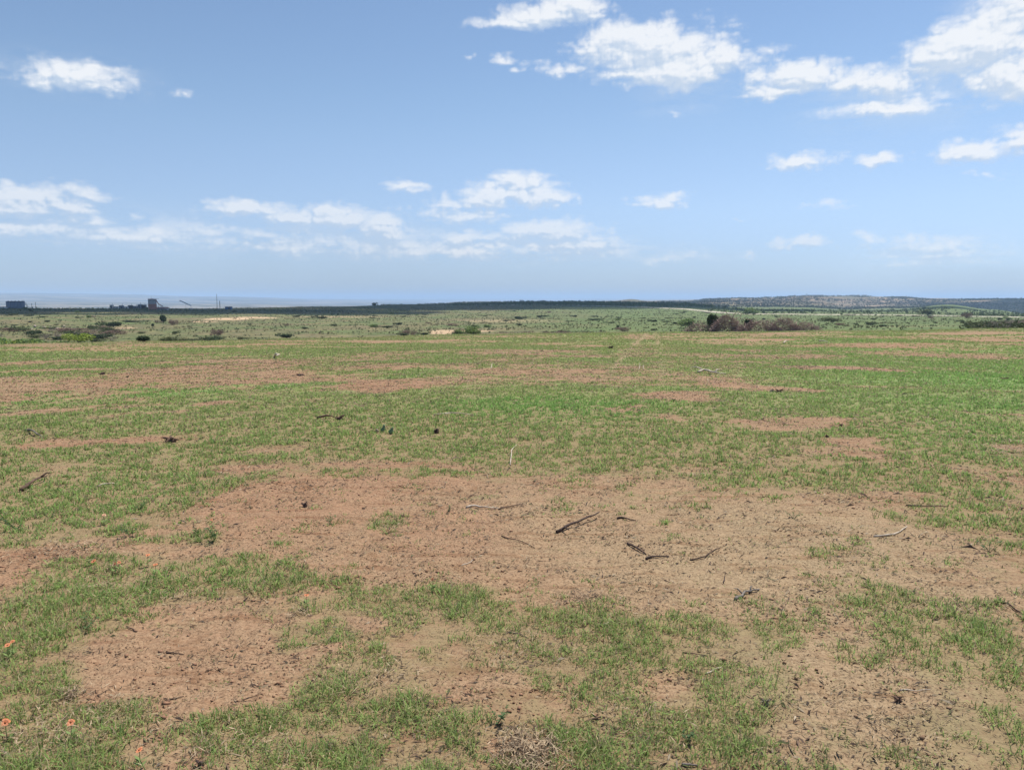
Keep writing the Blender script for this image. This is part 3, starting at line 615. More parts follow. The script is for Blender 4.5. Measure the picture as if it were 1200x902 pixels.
# ------------------------------------------------------------------ brush piles
bm_ = simple_mat('dead_branch', (.42, .30, .255), (.26, .18, .155), 1.5)
def brush_pile(px, r, wpx, hpx, n, seed, label, arcs=0):
    P = colr(px, r); k = r / F; W = wpx * k / 2; H = hpx * k; rg = np.random.default_rng(seed)
    root = empty('brush_pile', P, label, 'brush pile', 'heaps of grubbed brush on the far crest')
    for part, frac, r0 in (('branch_tangle', .65, .018), ('trunk_limbs', .08, .05), ('twig_tangle', .5, .010)):
        m = MB()
        for i in range(int(n * frac * .6)):
            c = np.array([rg.uniform(-1, 1), rg.uniform(-.7, .7) * .5, 0]); hz = H * max(.12, (1 - c[0] ** 2)) * rg.uniform(.05, .95)
            c = np.array([c[0] * W, c[1] * W * .45, hz]); a = rg.normal(0, .9) + (math.pi if rg.random() < .5 else 0); L = rg.uniform(.4, 1.5) * (.6 if part == 'twig_tangle' else 1) ; el = rg.normal(.35, .5)
            d = np.array([math.cos(a) * math.cos(el), math.sin(a) * math.cos(el), math.sin(el)]) * L; bend = rg.normal(0, .25, 3) * L * .6
            Pn = [c - d * .5, c - d * .15 + bend * .6, c + d * .2 + bend, c + d * .6 + rg.normal(0, .2, 3)]
            Pn = [np.array([p[0], p[1], min(max(p[2], .03), H * 1.12)]) for p in Pn]; m.tube(Pn, [r0 * 1.3, r0, r0 * .8, r0 * .3], 3, False)
        m.build(part, bm_, root)
    for i in range(arcs):
        m = MB(); x0 = rg.uniform(-.4, .4) * W; s = rg.choice([-1, 1]); m.tube([(x0, 0, H * .3), (x0 + s * .25 * W, .1, H * .95), (x0 + s * .5 * W, .1, H * 1.12), (x0 + s * .8 * W, 0, H * 1.0)], [.06, .05, .035, .015], 5); m.build('arching_limb', bm_, root)
    return root
brush_pile(852, 108, 36, 20, 1100, 1, 'tallest reddish brush pile heaped beside the dark cedar on the far crest', 2)
brush_pile(820, 109, 34, 11, 480, 2, 'low grey brown brush pile at the left end of the row', 0)
brush_pile(890, 108.5, 54, 13, 800, 3, 'long low brush pile between the tallest heap and the reddish heap', 1)
brush_pile(919, 109, 36, 16, 700, 4, 'reddish brown brush pile right of the long low heap', 0)
brush_pile(944, 109.5, 32, 10, 400, 5, 'thin grey brush pile at the right end of the row', 0)
P = colr(837, 109.5); shrub('juniper', P, 1.6, 2.7, 'dark green cedar leaning against the tallest brush pile', name='cedar_tree', cat='tree')
P = colr(878, 110); shrub('juniper', P, 1.1, 2.0, 'small dark cedar poking out of the long low brush pile', name='cedar_tree', cat='tree')

# ------------------------------------------------------------------ chalky road with its cut bank
chalk = simple_mat('chalky_road', (.50, .44, .35), (.30, .27, .19), .25, .95)
def ribbon(name, pts, width, lift, label):
    Vv = []; Fc = []; m = MB()
    for i, p in enumerate(pts):
        d = np.array(pts[min(i + 1, len(pts) - 1)][:2]) - np.array(pts[max(i - 1, 0)][:2]); d /= np.linalg.norm(d); nrm = np.array([-d[1], d[0]])
        if nrm @ np.array(p[:2]) > 0: nrm = -nrm          # towards the camera side
        q = np.array(p[:2]); A0 = q + nrm * width * .6; A1 = q + nrm * width * .25; A2 = q - nrm * width * .5; A3 = q - nrm * width * .6
        z = gz(*q) + lift
        for X, zz in ((A0, gz(*A0) - .4), (A1, z), (A2, z), (A3, z - 1.2)): Vv.append((X[0], X[1], zz))
    for i in range(len(pts) - 1):
        for k in range(3): Fc.append([i * 4 + k, i * 4 + k + 1, i * 4 + 5 + k, i * 4 + 4 + k])
    m.add(Vv, Fc); o = m.build(name, chalk); o['kind'] = 'structure'; o['label'] = label; return o
def road_pts(ctrl, step=6):
    out = []
    for px in np.arange(ctrl[0][0], ctrl[-1][0] + .1, step):
        r = np.interp(px, [c[0] for c in ctrl], [c[1] for c in ctrl]); out.append(tuple(colr(px, r)))
    return out
ribbon('road', road_pts([(548, 1120), (620, 1040), (700, 900), (790, 760), (850, 600), (930, 585), (1030, 590), (1160, 600), (1230, 640)]), 7, .45, 'pale chalky road crossing the plain below the ridge and hills')

# ------------------------------------------------------------------ oil field plant on the left skyline
def solid(name, c, c2=None, rough=.6, metal=0.0): return simple_mat(name, c, c2, 1.2, rough, metal)
bluegrey = solid('blue_grey_steel', (.20, .24, .33), (.15, .19, .26)); darks = solid('dark_steel', (.07, .075, .09)); brick = solid('brick_red_steel', (.42, .20, .16), (.34, .16, .13)); greym = solid('galvanised_grey', (.42, .42, .43), (.30, .30, .31))
palep = solid('white_paint', (.75, .75, .74), (.6, .6, .6)); wood = simple_mat('weathered_post', (.10, .08, .06), (.05, .04, .03), 6); blue = solid('blue_sheet', (.07, .16, .32))
def cyl(m, c, r, z0, z1, n=28): m.tube([(c[0], c[1], z0), (c[0], c[1], z1)], [r, r], n)
def at_row(px, r=640): P = colr(px, r, 361); return P
K = 640 / F
# tank battery: five tanks shoulder to shoulder
for i in range(5):
    px = 10.2 + i * 4.1; P = at_row(px); lab = ['leftmost', 'second', 'middle', 'fourth', 'rightmost'][i]
    o = empty('storage_tank', P, f'{lab} of the five squat blue grey tanks on the left skyline', 'tank', 'storage tanks standing in a row on the left skyline')
    m = MB(); cyl(m, (0, 0), 1.5, -1, 4.6); m.build('tank_shell', bluegrey, o, False)
    m = MB(); m.tube([(0, 0, 4.6), (0, 0, 4.75), (0, 0, 5.1)], [1.56, 1.56, .2], 28); m.build('tank_roof', darks, o)
    m = MB(); cyl(m, (0, 0), .12, 5.0, 5.5, 8); m.build('vent_pipe', darks, o)
    for q in (1.6, 3.2):
        m = MB(); cyl(m, (0, 0), 1.53, q, q + .08); m.build('hoop_band', greym, o)
P = at_row(30.4); o = empty('tank_stairway', P, 'steel stairway sloping down beside the rightmost squat tank', 'stairway')
m = MB(); [m.tube([(-1.2, y, 4.8), (1.9, y, -.3)], [.09, .09], 5) for y in (-.5, .5)]; m.build('stringer', darks, o)
m = MB(); [m.box((-1.2 + 3.1 * t, 0, 4.8 - 5.1 * t), (.28, 1.0, .05)) for t in np.linspace(.04, .96, 14)]; m.build('tread', greym, o)
m = MB(); [m.tube([(-1.2, y, 5.8), (1.9, y, .7)], [.04, .04], 4) for y in (-.5, .5)]; [m.tube([(-1.2 + 3.1 * t, y, 4.8 - 5.1 * t), (-1.2 + 3.1 * t, y, 5.8 - 5.1 * t)], [.03, .03], 4) for t in (0, .33, .66, 1) for y in (-.5, .5)]; m.build('handrail', darks, o)
P = at_row(2.5); o = empty('low_shed', P, 'low pale flat shed at the left end of the tank row', 'shed')
m = MB(); m.box((0, 0, .4), (7, 4, 1.2)); m.build('wall', palep, o); m = MB(); m.box((0, 0, 1.08), (7.4, 4.4, .14)); m.build('roof', darks, o)
for px, h, t in ((37.5, 3.4, 'shorter'), (42, 4.4, 'taller')):
    P = at_row(px); o = empty('utility_post', P, f'{t} of two dark posts right of the five tanks', 'post')
    m = MB(); m.tube([(0, 0, -.5), (0, 0, h)], [.16, .11], 8); m.build('pole', wood, o); m = MB(); m.box((0, 0, h - .5), (.9, .12, .12)); m.build('crossarm', wood, o); m = MB(); m.box((.3, -.15, .5), (.6, .5, 1.0)); m.build('control_box', darks, o)
# silo
P = at_row(178.8, 600); k = 600 / F
o = empty('silo', P, 'round brick red and grey silo with conveyor on the left skyline', 'silo'); rs = 4.2 * k; hs = 9.4 * k + 1
m = MB(); cyl(m, (0, 0), rs, -1, hs * .56, 36); m.build('lower_shell', brick, o); m = MB(); cyl(m, (0, 0), rs * .985, hs * .56, hs, 36); m.build('upper_shell', greym, o)
m = MB(); m.tube([(0, 0, hs), (0, 0, hs + .12), (0, 0, hs + .5)], [rs * 1.06, rs * 1.06, .5], 36); m.build('roof', brick, o)
m = MB(); m.tube([(-.6, 0, hs), (-.6, 0, hs + 2.6)], [.07, .04], 5); m.build('mast', darks, o)
m = MB(); m.tube([(rs * .9, 0, hs * .98), (rs + 1.6, 0, hs * .55), (rs + 4.6, 0, hs * .32)], [.34, .30, .28], 6); m.build('conveyor', brick, o)
m = MB(); m.tube([(-rs, 0, hs + .3), (rs * 1.7, 0, hs + .2)], [.09, .09], 5); m.build('top_rail', darks, o)
m = MB(); [m.tube([(rs + q, 0, -.5), (rs + q, 0, hs * z)], [.1, .1], 5) for q, z in ((1.6, .52), (3.2, .40), (4.5, .3))]; m.build('conveyor_trestle', darks, o)
P = at_row(190.5, 602); o = empty('long_shed', P, 'long low brick red roofed shed right of the silo', 'shed')
m = MB(); m.box((0, 0, .5), (7.2, 4, 1.3)); m.build('wall', greym, o); m = MB(); m.add([(-3.8, -2.3, 1.15), (3.8, -2.3, 1.15), (3.8, 2.3, 1.15), (-3.8, 2.3, 1.15), (-3.8, 0, 1.95), (3.8, 0, 1.95)], [[0, 1, 5, 4], [2, 3, 4, 5], [1, 2, 5], [3, 0, 4], [3, 2, 1, 0]]); m.build('roof', brick, o)
# plant yard
yard = [(131, 1.8, 2.6, greym, 'small pale cabin at the left end of the plant yard'), (137, 3.4, 1.6, palep, 'long white trailer near the left end of the plant yard'), (142.5, 2.6, 2.2, bluegrey, 'blue grey box unit between white trailers'),
        (148, 3.6, 1.4, palep, 'white low trailer in the middle of the plant yard'), (153, 2.8, 2.3, darks, 'dark boxy unit right of the middle white trailer'), (158.5, 3.2, 1.9, bluegrey, 'wide blue grey unit left of the twin dark units'),
        (164, 2.2, 3.2, bluegrey, 'tall blue grey unit nearest the silo'), (169, 2.6, 3.0, darks, 'dark unit between the tall blue grey one and the silo')]
for px, w, h, mt, lab in yard:
    P = at_row(px); o = empty('equipment_cabin', P, lab, 'cabin', 'low cabins and trailers in the plant yard left of the silo')
    m = MB(); m.box((0, 0, h / 2 - .2), (w, 2.4, h + .4)); m.build('body', mt, o); m = MB(); m.box((0, 0, h + .06), (w + .2, 2.6, .12)); m.build('roof', greym, o)
    m = MB(); m.box((w * .2, -1.215, h * .4), (.7, .03, h * .7)); m.build('door', darks, o); m = MB(); m.box((-w * .25, -1.215, h * .6), (.6, .03, h * .3)); m.build('window', darks, o)
    if mt is not palep: m = MB(); m.tube([(w * .3, 0, h), (w * .3, 0, h + 1.3)], [.12, .1], 6); m.build('exhaust_pipe', darks, o)
P = at_row(218, 640); o = empty('loading_boom', P, 'long white boom slanting above the skyline right of the silo', 'boom')
m = MB(); m.tube([(-4.6, 0, 6.9), (4.0, 0, 2.9)], [.42, .42], 6); m.build('boom_tube', palep, o); m = MB(); m.tube([(3.2, -.6, -.6), (3.9, 0, 3.0), (4.6, .6, -.6)], [.12, .12, .12], 5); m.tube([(0, 0, -.6), (-.2, 0, 4.9)], [.06, .06], 5); m.build('support_leg', darks, o)
m = MB(); m.box((3.9, 0, .2), (2.2, 1.6, 1.2)); m.build('base_box', greym, o)
P = at_row(254.5, 620); o = empty('radio_mast', P, 'tall thin mast rising alone right of the slanting boom', 'mast')
m = MB(); [m.tube([(.42 * math.cos(a), .42 * math.sin(a), -.5), (.1 * math.cos(a), .1 * math.sin(a), 11.8)], [.045, .03], 5) for a in (0, 2.1, 4.2)]; m.build('lattice_leg', darks, o)
m = MB()
for i in range(16):
    z0 = i * .73; s0 = .42 - .32 * z0 / 11.8; s1 = .42 - .32 * (z0 + .73) / 11.8
    for a in (0, 2.1, 4.2): m.tube([(s0 * math.cos(a), s0 * math.sin(a), z0), (s1 * math.cos(a + 2.1), s1 * math.sin(a + 2.1), z0 + .73)], [.03, .03], 3)
m.build('lattice_brace', darks, o)
P = at_row(257.8, 620); o = empty('flare_stack', P, 'short dark stack standing just right of the thin mast', 'stack')
m = MB(); m.tube([(0, 0, -.5), (0, 0, 6.0)], [.22, .2], 10); m.build('stack_pipe', darks, o); m = MB(); m.tube([(0, 0, 6.0), (0, 0, 6.5)], [.26, .34], 10); m.build('tip_cone', darks, o); m = MB(); m.box((0, 0, .2), (1.2, 1.2, .9)); m.build('base_block', greym, o)
P = at_row(268, 640); o = empty('blue_shed', P, 'small blue sheet metal shed right of the thin mast', 'shed')
m = MB(); m.box((0, 0, .9), (4.6, 3, 2.4)); m.build('wall', blue, o); m = MB(); m.box((0, 0, 2.16), (5, 3.4, .14)); m.build('roof', bluegrey, o); m = MB(); m.box((.9, -1.52, .8), (1.0, .04, 1.9)); m.build('door', darks, o)
# line of poles far right of mast
P = colr(452, 1000); 

# ------------------------------------------------------------------ sticks, logs, stumps
SM = {'dark': simple_mat('charred_wood', (.035, .022, .017), (.075, .045, .035), 25, .8, bump=.4), 'brown': simple_mat('brown_bark', (.15, .09, .06), (.075, .048, .035), 30, .9, bump=.4),
      'pale': simple_mat('sun_bleached_wood', (.56, .48, .38), (.36, .29, .22), 25, .85, bump=.3), 'grey': simple_mat('weathered_grey_wood', (.21, .18, .15), (.12, .10, .085), 25, .9, bump=.4)}
def stick(pts, rad, mat, label, lift=.01, forks=(), name='stick', cat='stick', end_lift=0.0, group=None):
    G = [pix(*p) for p in pts]; base = G[0].copy(); o = empty(name, base, label, cat, group)
    n = 9; P = []; ts = np.linspace(0, 1, n); idx = np.linspace(0, 1, len(G))
    for t in ts:
        q = np.array([np.interp(t, idx, [g[k] for g in G]) for k in (0, 1)]); z = gz(*q) + rad * .6 + lift * math.sin(t * math.pi) + end_lift * t
        P.append(np.array([q[0], q[1], z]) - base + np.array([random.gauss(0, rad * .5), random.gauss(0, rad * .5), 0]))
    m = MB(); rd = [rad * (1 - .62 * t) * random.uniform(.85, 1.15) for t in ts]; m.tube(P, rd, 7); m.build('stem', SM[mat], o, True)
    for t, dx, dy, L in forks:
        i = int(t * (n - 1)); s0 = P[i]; e = s0 + np.array([dx * L, dy * L, rad * 1.5]); mm = MB(); mm.tube([s0, (s0 + e) / 2 + np.array([0, rad, rad]), e], [rad * .55, rad * .45, rad * .15], 5); mm.build('side_twig', SM[mat], o, True)
    return o
stick([(652,625),(676,617),(702,607)], .012, 'dark', 'thick dark pointed stick lying in the centre of the bare patch', .012, [(.15, .5, -.9, .09)], end_lift=.035)
stick([(588,629),(604,634),(627,643)], .005, 'brown', 'thin brown twig just left of the thick dark stick', .006)
stick([(546,596),(556,594),(570,597),(586,597)], .0085, 'pale', 'whitish crooked stick beside a small grass tuft on bare soil', .012)
stick([(584,597),(600,594),(613,592)], .006, 'brown', 'thin brown twig touching the right end of the whitish stick', .01)
stick([(724,608),(735,610),(746,611)], .008, 'dark', 'short dark twig right of the thick dark stick', .006)
stick([(735,638),(746,645),(757,651)], .008, 'dark', 'upper piece of the two black twigs right of centre', .01, [(.5, .7, .5, .05)])
stick([(757,655),(770,655),(785,653)], .008, 'dark', 'lower horizontal piece of the two black twigs right of centre', .008)
stick([(809,657),(826,655),(843,642)], .0055, 'brown', 'thin bent twig right of the two black twigs', .008)
stick([(862,703),(875,697),(889,691)], .009, 'grey', 'knobbly grey branch piece with small forks on the right bare soil', .01, [(.4, -.6, .8, .06), (.7, .5, .8, .05)])
stick([(1024,629),(1040,629),(1052,626),(1063,618)], .007, 'pale', 'pale curved stick on the bare soil toward the right', .006)
stick([(1062,593),(1085,594),(1110,594)], .006, 'dark', 'long thin dark stick at the grass edge on the right', .006)
stick([(24,577),(38,572),(55,562)], .016, 'brown', 'broken brown branch lying in green grass at the left edge', .03, [(.75, .4, .6, .12)], end_lift=.03)
stick([(114,571),(126,570),(140,568)], .010, 'pale', 'short pale stick at the edge of the left grass', .02)
stick([(828,791),(837,787),(846,783)], .0042, 'pale', 'small pale stick on soil low in the right half', .005)
stick([(708,734),(716,731),(722,731)], .0045, 'pale', 'small whitish stick lying across thin grass right of centre', .008, [(.4, .3, .9, .05)])
stick([(1170,704),(1183,710),(1198,721)], .007, 'dark', 'dark twig near the right edge sloping down to the right', .006)
stick([(541,664),(552,659),(558,654)], .003, 'pale', 'thin pale twig below the thin brown twig', .004)
stick([(686,848),(698,845),(709,841)], .005, 'brown', 'reddish brown twig in sparse grass below centre', .006)
stick([(800,897),(808,899),(818,898)], .006, 'grey', 'small grey twig at the bottom edge right of centre', .006)
stick([(800,765),(830,770)], .003, 'brown', 'thin brown straight twig above the small pale stick on the right', .004)
stick([(595,742),(618,748)], .0035, 'grey', 'short grey twig in the sparse grass below the centre', .004)
stick([(1055,810),(1090,808)], .003, 'pale', 'pale straw coloured stalk at the lower right', .004)
stick([(195,766),(216,768)], .004, 'dark', 'thin dark twig on the lower left bare patch', .004)
stick([(160,741),(148,735)], .004, 'brown', 'tiny brown twig at the top of the lower left bare patch', .004)
stick([(195,823),(216,817)], .0035, 'brown', 'brown twig low on the lower left bare patch', .004)
stick([(640,868),(655,884)], .004, 'grey', 'small stick at the side of the straw heap', .006)
stick([(1000,700),(1014,708)], .004, 'brown', 'small brown twig in the sparse right hand grass', .005)
stick([(848,684),(850,672)], .0035, 'dark', 'short upright looking twig above the knobbly grey branch', .005)
stick([(940,672),(953,675)], .004, 'brown', 'small twig on soil right of the thin bent twig', .004)
stick([(598,545),(600,532),(606,521)], .006, 'pale', 'curved straw coloured stalk at the edge of the lush grass', .03)
stick([(817,437),(826,436),(834,439),(849,439)], .035, 'pale', 'bleached forked log lying in the middle distance', .05, [(.3, -.7, .6, .4), (.8, .5, .5, .35)], name='log', cat='log')
stick([(575,432),(577,429)], .012, 'pale', 'short upright bleached stick in the far left centre grass', .0, end_lift=.07)
stick([(749,433),(750,432)], .010, 'pale', 'left of two tiny bleached pegs on the old track', .0, end_lift=.15, name='peg', cat='peg')
stick([(754,433),(753.6,432)], .009, 'pale', 'right of two tiny bleached pegs on the old track', .0, end_lift=.11, name='peg', cat='peg')
stick([(508,487),(530,486),(562,488)], .011, 'pale', 'long pale flat stick in the lush grass above the cactus', .02)
stick([(322,419),(326,421)], .05, 'pale', 'bleached broken branch in the far left field', .1, end_lift=.1)
stick([(30,505),(40,510),(50,514)], .014, 'grey', 'grey stick at the left end of the long red bare strip', .04)
stick([(960,400),(970,401)], .05, 'pale', 'pale log right of the brush piles on the dry ground', .05, name='log', cat='log')
stick([(918,402.5),(924,401)], .05, 'pale', 'pale log below the brush piles on the dry ground', .12, name='log', cat='log')
stick([(372,491),(384,491),(392,490)], .016, 'brown', 'dark brown root piece trailing left of the root clump', .04)
def stump(px, py, wpx, hpx, mat, label, name='stump', cat='stump', seed=1):
    P = pix(px, py); d = math.hypot(P[0], P[1]); k = d / F; rg = np.random.default_rng(seed); o = empty(name, P, label, cat); W, H = wpx * k, hpx * k
    m = MB(); ns = 9; rings = []; 
    m.tube([(0, 0, -.03), (.05 * W, 0, H * .25), (.0, .0, H * .5), (.06 * W, 0, H * .62)], [W * .34, W * .27, W * .2, W * .10], ns); m.build('root_crown', SM[mat], o)
    for i in range(7):
        a = i / 7 * 6.28 + rg.uniform(-.3, .3); e = np.array([math.cos(a) * W * .55, math.sin(a) * W * .4, H * rg.uniform(-.02, 1.0)]); m = MB()
        m.tube([(0, 0, H * .3), e * .55 + [0, 0, H * .22], e], [W * .11, W * .08, W * .02], 5); m.build('root_prong', SM[mat], o)
    return o
stump(398,492,12,6,'brown','dark uprooted root clump in lush grass left of the cactus',seed=1)
stump(200,518,18,8,'brown','reddish brown torn root clump below the long red bare strip',seed=2)
stump(511,508,10,9,'dark','small charred stump right of the prickly pear cactus',seed=3)
stump(716,408.5,7,4.5,'dark','dark round stump beside the old track in the far field',seed=4)
stump(913,460,9,4,'brown','flat dark root clump on a bare spot right of centre',seed=5)
stump(905,459,6,3,'grey','grey root knot just left of the flat dark root clump',seed=6)
stump(120,439,7,3,'dark','dark stump in the far left field',seed=7)
stump(149.5,442.5,3.5,2.5,'dark','tiny dark stump right of the far left stump',seed=8)
stump(352,440.3,9,2,'dark','flat dark stump left of the red bare patch in mid field',seed=9)
stump(1007,428.4,4,2,'dark','small dark stump at the top edge of the oval bare patch on the right',seed=10)
stump(969,512.5,5,4,'dark','small dark stump at the left end of the right hand sandy patch',seed=11)
stump(985,500,5,4,'dark','small dark stump above the right hand sandy patch',seed=12)
stump(789,620 if False else 470,6,3,'dark','tiny dark root knot in mid field right of centre',seed=13)
stump(357,594,9,7,'dark','small dark root knot on red soil left of centre',seed=14)
stump(897,829 if False else 827,12,9,'grey','small weathered root knot on soil at the lower right',seed=15)
stump(235,898,12,10,'dark','dark burnt root knot at the bottom edge of the lower left grass',seed=16)
stump(1052,822,13,8,'brown','brown root knot on the sandy soil at lower right',seed=17)
stump(1177,444.5,8,2,'brown','flat root clump in the bright green grass at far right',seed=18)

# prickly pear pads
cact = simple_mat('cactus_skin', (.16, .24, .13), (.11, .17, .09), 18, .6, bump=.2); cdead = simple_mat('dead_cactus_pad', (.36, .29, .2), (.2, .15, .1), 18, .8)
def pad(m, c, w, h, tilt, yaw, th):
    V_ = []; Fc = []; na_, nb = 10, 6
    for j in range(nb + 1):
        ph = math.pi * j / nb
        for i in range(na_):
            a = 2 * math.pi * i / na_; s = math.sin(ph); p = np.array([math.cos(a) * s * w / 2 * (1 - .18 * math.cos(ph) * -1), math.sin(a) * s * th / 2, (1 - math.cos(ph)) * h / 2])
            p = np.array([p[0] * math.cos(tilt) + p[2] * math.sin(tilt), p[1], -p[0] * math.sin(tilt) + p[2] * math.cos(tilt)])
            V_.append((c[0] + p[0] * math.cos(yaw) - p[1] * math.sin(yaw), c[1] + p[0] * math.sin(yaw) + p[1] * math.cos(yaw), c[2] + p[2]))
    for j in range(nb):
        for i in range(na_): Fc.append([j * na_ + i, j * na_ + (i + 1) % na_, (j + 1) * na_ + (i + 1) % na_, (j + 1) * na_ + i])
    m.add(V_, Fc)
P = pix(445, 507); o = empty('prickly_pear', P, 'prickly pear with two upright green pads and one pale dead pad', 'cactus')
for c, w, h, t, y_, mt, nm in [((.02, 0, 0), .045, .08, .45, .2, cact, 'pad'), ((.045, .01, .05), .034, .05, .2, -.2, cact, 'pad'), ((-.02, -.015, 0), .04, .055, -.3, .5, cdead, 'pad')]:
    m = MB(); pad(m, c, w, h, t, y_, .022); m.build(nm, mt, o, True)
P = pix(457, 509); o = empty('prickly_pear', P, 'single broad green cactus pad right of the two pad prickly pear', 'cactus')
for c, w, h, t, y_, mt in [((.0, 0, 0), .055, .075, .35, .1, cact), ((.02, 0, .055), .028, .035, .5, .1, cact)]:
    m = MB(); pad(m, c, w, h, t, y_, .022); m.build('pad', mt, o, True)

# leafy weeds
weedm = simple_mat('weed_leaf', (.055, .10, .035), (.09, .15, .045), 12, .7, trans=.25)
def weed(px, py, hpx, label, seed, n=16, wide=.5):
    P = pix(px, py); d = math.hypot(P[0], P[1]); k = d / F; H = hpx * k; rg = np.random.default_rng(seed); o = empty('weed_plant', P, label, 'weed')
    st = MB(); lf = MB()
    for i in range(4):
        a = rg.uniform(0, 6.28); tip = np.array([math.cos(a) * H * wide, math.sin(a) * H * wide, H * rg.uniform(.6, 1)]); st.tube([(0, 0, 0), tip * .5 + [0, 0, H * .12], tip], [H * .02, H * .015, H * .006], 4)
        for q in range(n // 2):
            t = rg.uniform(.2, 1); c = tip * t; b = rg.uniform(0, 6.28); L = H * rg.uniform(.16, .32); d1 = np.array([math.cos(b), math.sin(b), rg.uniform(-.1, .6)]) * L; s = np.cross(d1, [0, 0, 1]) * .28
            lf.add([c, c + d1 * .5 + s + [0, 0, L * .1], c + d1, c + d1 * .5 - s], [[0, 1, 2, 3]])
    st.build('stem', weedm, o); lf.build('foliage', weedm, o); return o
weed(252,634,17,'dark upright leafy weed on the bare soil at left of centre',1)
weed(233,628,11,'smaller leafy weed just left of the dark upright weed',2)
weed(163,598,12,'low leafy weed in the green grass of the left side',3, wide=.8)
weed(387,612,10,'small leafy weed on the red soil right of the root knot',4, wide=.8)
weed(525,600,10,'little leafy weed left of the whitish stick',5, wide=.8)
weed(1160,648,13,'small leafy weed on bare soil near the right edge',6, wide=.8)
weed(152,628,13,'leafy weed at the edge of the left grass strip',7, wide=.8)
weed(100,738,16,'dark leafy weed in the lower left grass',8, wide=.9)
weed(930,608,10,'low weed on the top edge of the right bare soil',9, wide=.9)
weed(490,435,4,'small dark weed tuft in the dry band of mid field',10, wide=1)
weed(900,428,3,'tiny weed tuft in far field right of centre',11, wide=1)
weed(151,429,4,'thin upright weed in the far left field',12, wide=.4)
weed(583,850,20,'coarse green clump low in the middle',13, 24, .7)
weed(805,868,18,'coarse green weed low on the right of centre',14, 24, .6)
weed(20,622,16,'broad leafed pale weed at the left edge of the field',15, 20, .9)

# orange flowers
pet = simple_mat('orange_petal', (.72, .25, .11), (.66, .33, .19), 60, .6, trans=.3); ctr = simple_mat('flower_eye', (.22, .05, .03), (.4, .14, .05), 60); stm = simple_mat('flower_stem', (.18, .25, .08))
pale_pet = simple_mat('faded_petal', (.72, .42, .28), (.6, .32, .2), 60, .6, trans=.3)
def flower(px, py, wpx, label, seed, faded=False, stemh=.07):
    # the head sits stemh above the ground: find the root so that the head shows at that place
    a, e = az_el(px, py); rr_ = 2.0
    for r_ in np.arange(1.8, 20, .01):
        x, y = r_ * math.sin(a), r_ * math.cos(a)
        if CAMH + r_ * math.tan(e) <= gz(x, y) + stemh: break
    P = np.array([x, y, gz(x, y)]); k = r_ / F; W = wpx * k / 2 * .85; rg = np.random.default_rng(seed)
    o = empty('orange_flower', P, label, 'flower', 'orange wildflowers in the near grass', rg.uniform(-.9, .9))
    m = MB(); m.tube([(rg.normal(0, .01), rg.normal(0, .01), -.005), (0, 0, stemh * .5), (0, 0, stemh)], [.0016, .0014, .0012], 5); m.build('stem', stm, o)
    m = MB()
    for i in range(9):
        b = rg.uniform(0, 6.28); L = .026; d1 = np.array([math.cos(b), math.sin(b), .5]) * L; s = np.cross(d1, [0, 0, 1]) * .2; c = np.array([0, 0, stemh * rg.uniform(.1, .5)]); m.add([c, c + d1 * .5 + s, c + d1, c + d1 * .5 - s], [[0, 1, 2, 3]])
    m.build('leaf', stm, o)
    tilt = rg.uniform(.1, 1.0); yaw_ = rg.uniform(-.8, .8)
    for i in range(7):
        b = i / 7 * 6.28 + rg.uniform(-.12, .12); L = W * rg.uniform(.7, 1.15); d1 = np.array([math.cos(b), math.sin(b), .0]); s = np.array([-math.sin(b), math.cos(b), 0]) * L * .40
        pts = [np.zeros(3), d1 * L * .55 + s + [0, 0, L * .28], d1 * L * .95 + s * .7 + [0, 0, L * .25], d1 * L + [0, 0, L * .2], d1 * L * .95 - s * .7 + [0, 0, L * .25], d1 * L * .55 - s + [0, 0, L * .28]]
        pts = [np.array([p[0], p[1] * math.cos(tilt) - p[2] * math.sin(tilt), p[1] * math.sin(tilt) + p[2] * math.cos(tilt)]) + [0, 0, stemh] for p in pts]
        mm = MB(); mm.add(pts, [[0, 1, 2, 3, 4, 5]]); mm.build('petal', pale_pet if faded else pet, o)
    m = MB(); m.tube([(0, 0, stemh), (0, -math.sin(tilt) * W * .2, stemh + W * .25), (0, -math.sin(tilt) * W * .3, stemh + W * .36)], [W * .16, W * .28, W * .1], 8); m.build('flower_eye', ctr, o, True)
    return o
for i, (px, py, w, lab, fd) in enumerate([(173,651,6,'highest orange flower of the loose cluster in the left grass strip',0),(182,662,6,'orange flower just below the highest one of the cluster',0),(110,658,7,'leftmost orange flower of the loose cluster in the left grass strip',0),
   (135,661,6,'orange flower second from left in the loose cluster',0),(139.5,659,5,'orange flower touching the second one of the cluster',0),(122,604,5,'pale faded flower in the green grass above the cluster',1),(359,698,7,'reddish orange bloom at the bare patch edge left of centre',0),
   (9,757,8,'lower bloom of the orange pair at the left edge',0),(14.5,752,7,'upper bloom of the orange pair at the left edge',0),(6.5,848,10,'orange flower alone at the left edge near the bottom',0),(83,847,10,'orange flower half hidden in grass near the lower left',0),
   (163.5,880.5,10,'bright orange flower at the bottom left in green grass',0),(507,679,5,'small orange flower at the lower edge of the central bare patch',0),(248,609,3.5,'tiny reddish flower above the dark upright weed',0)]):
    flower(px, py, w, lab, i, bool(fd))

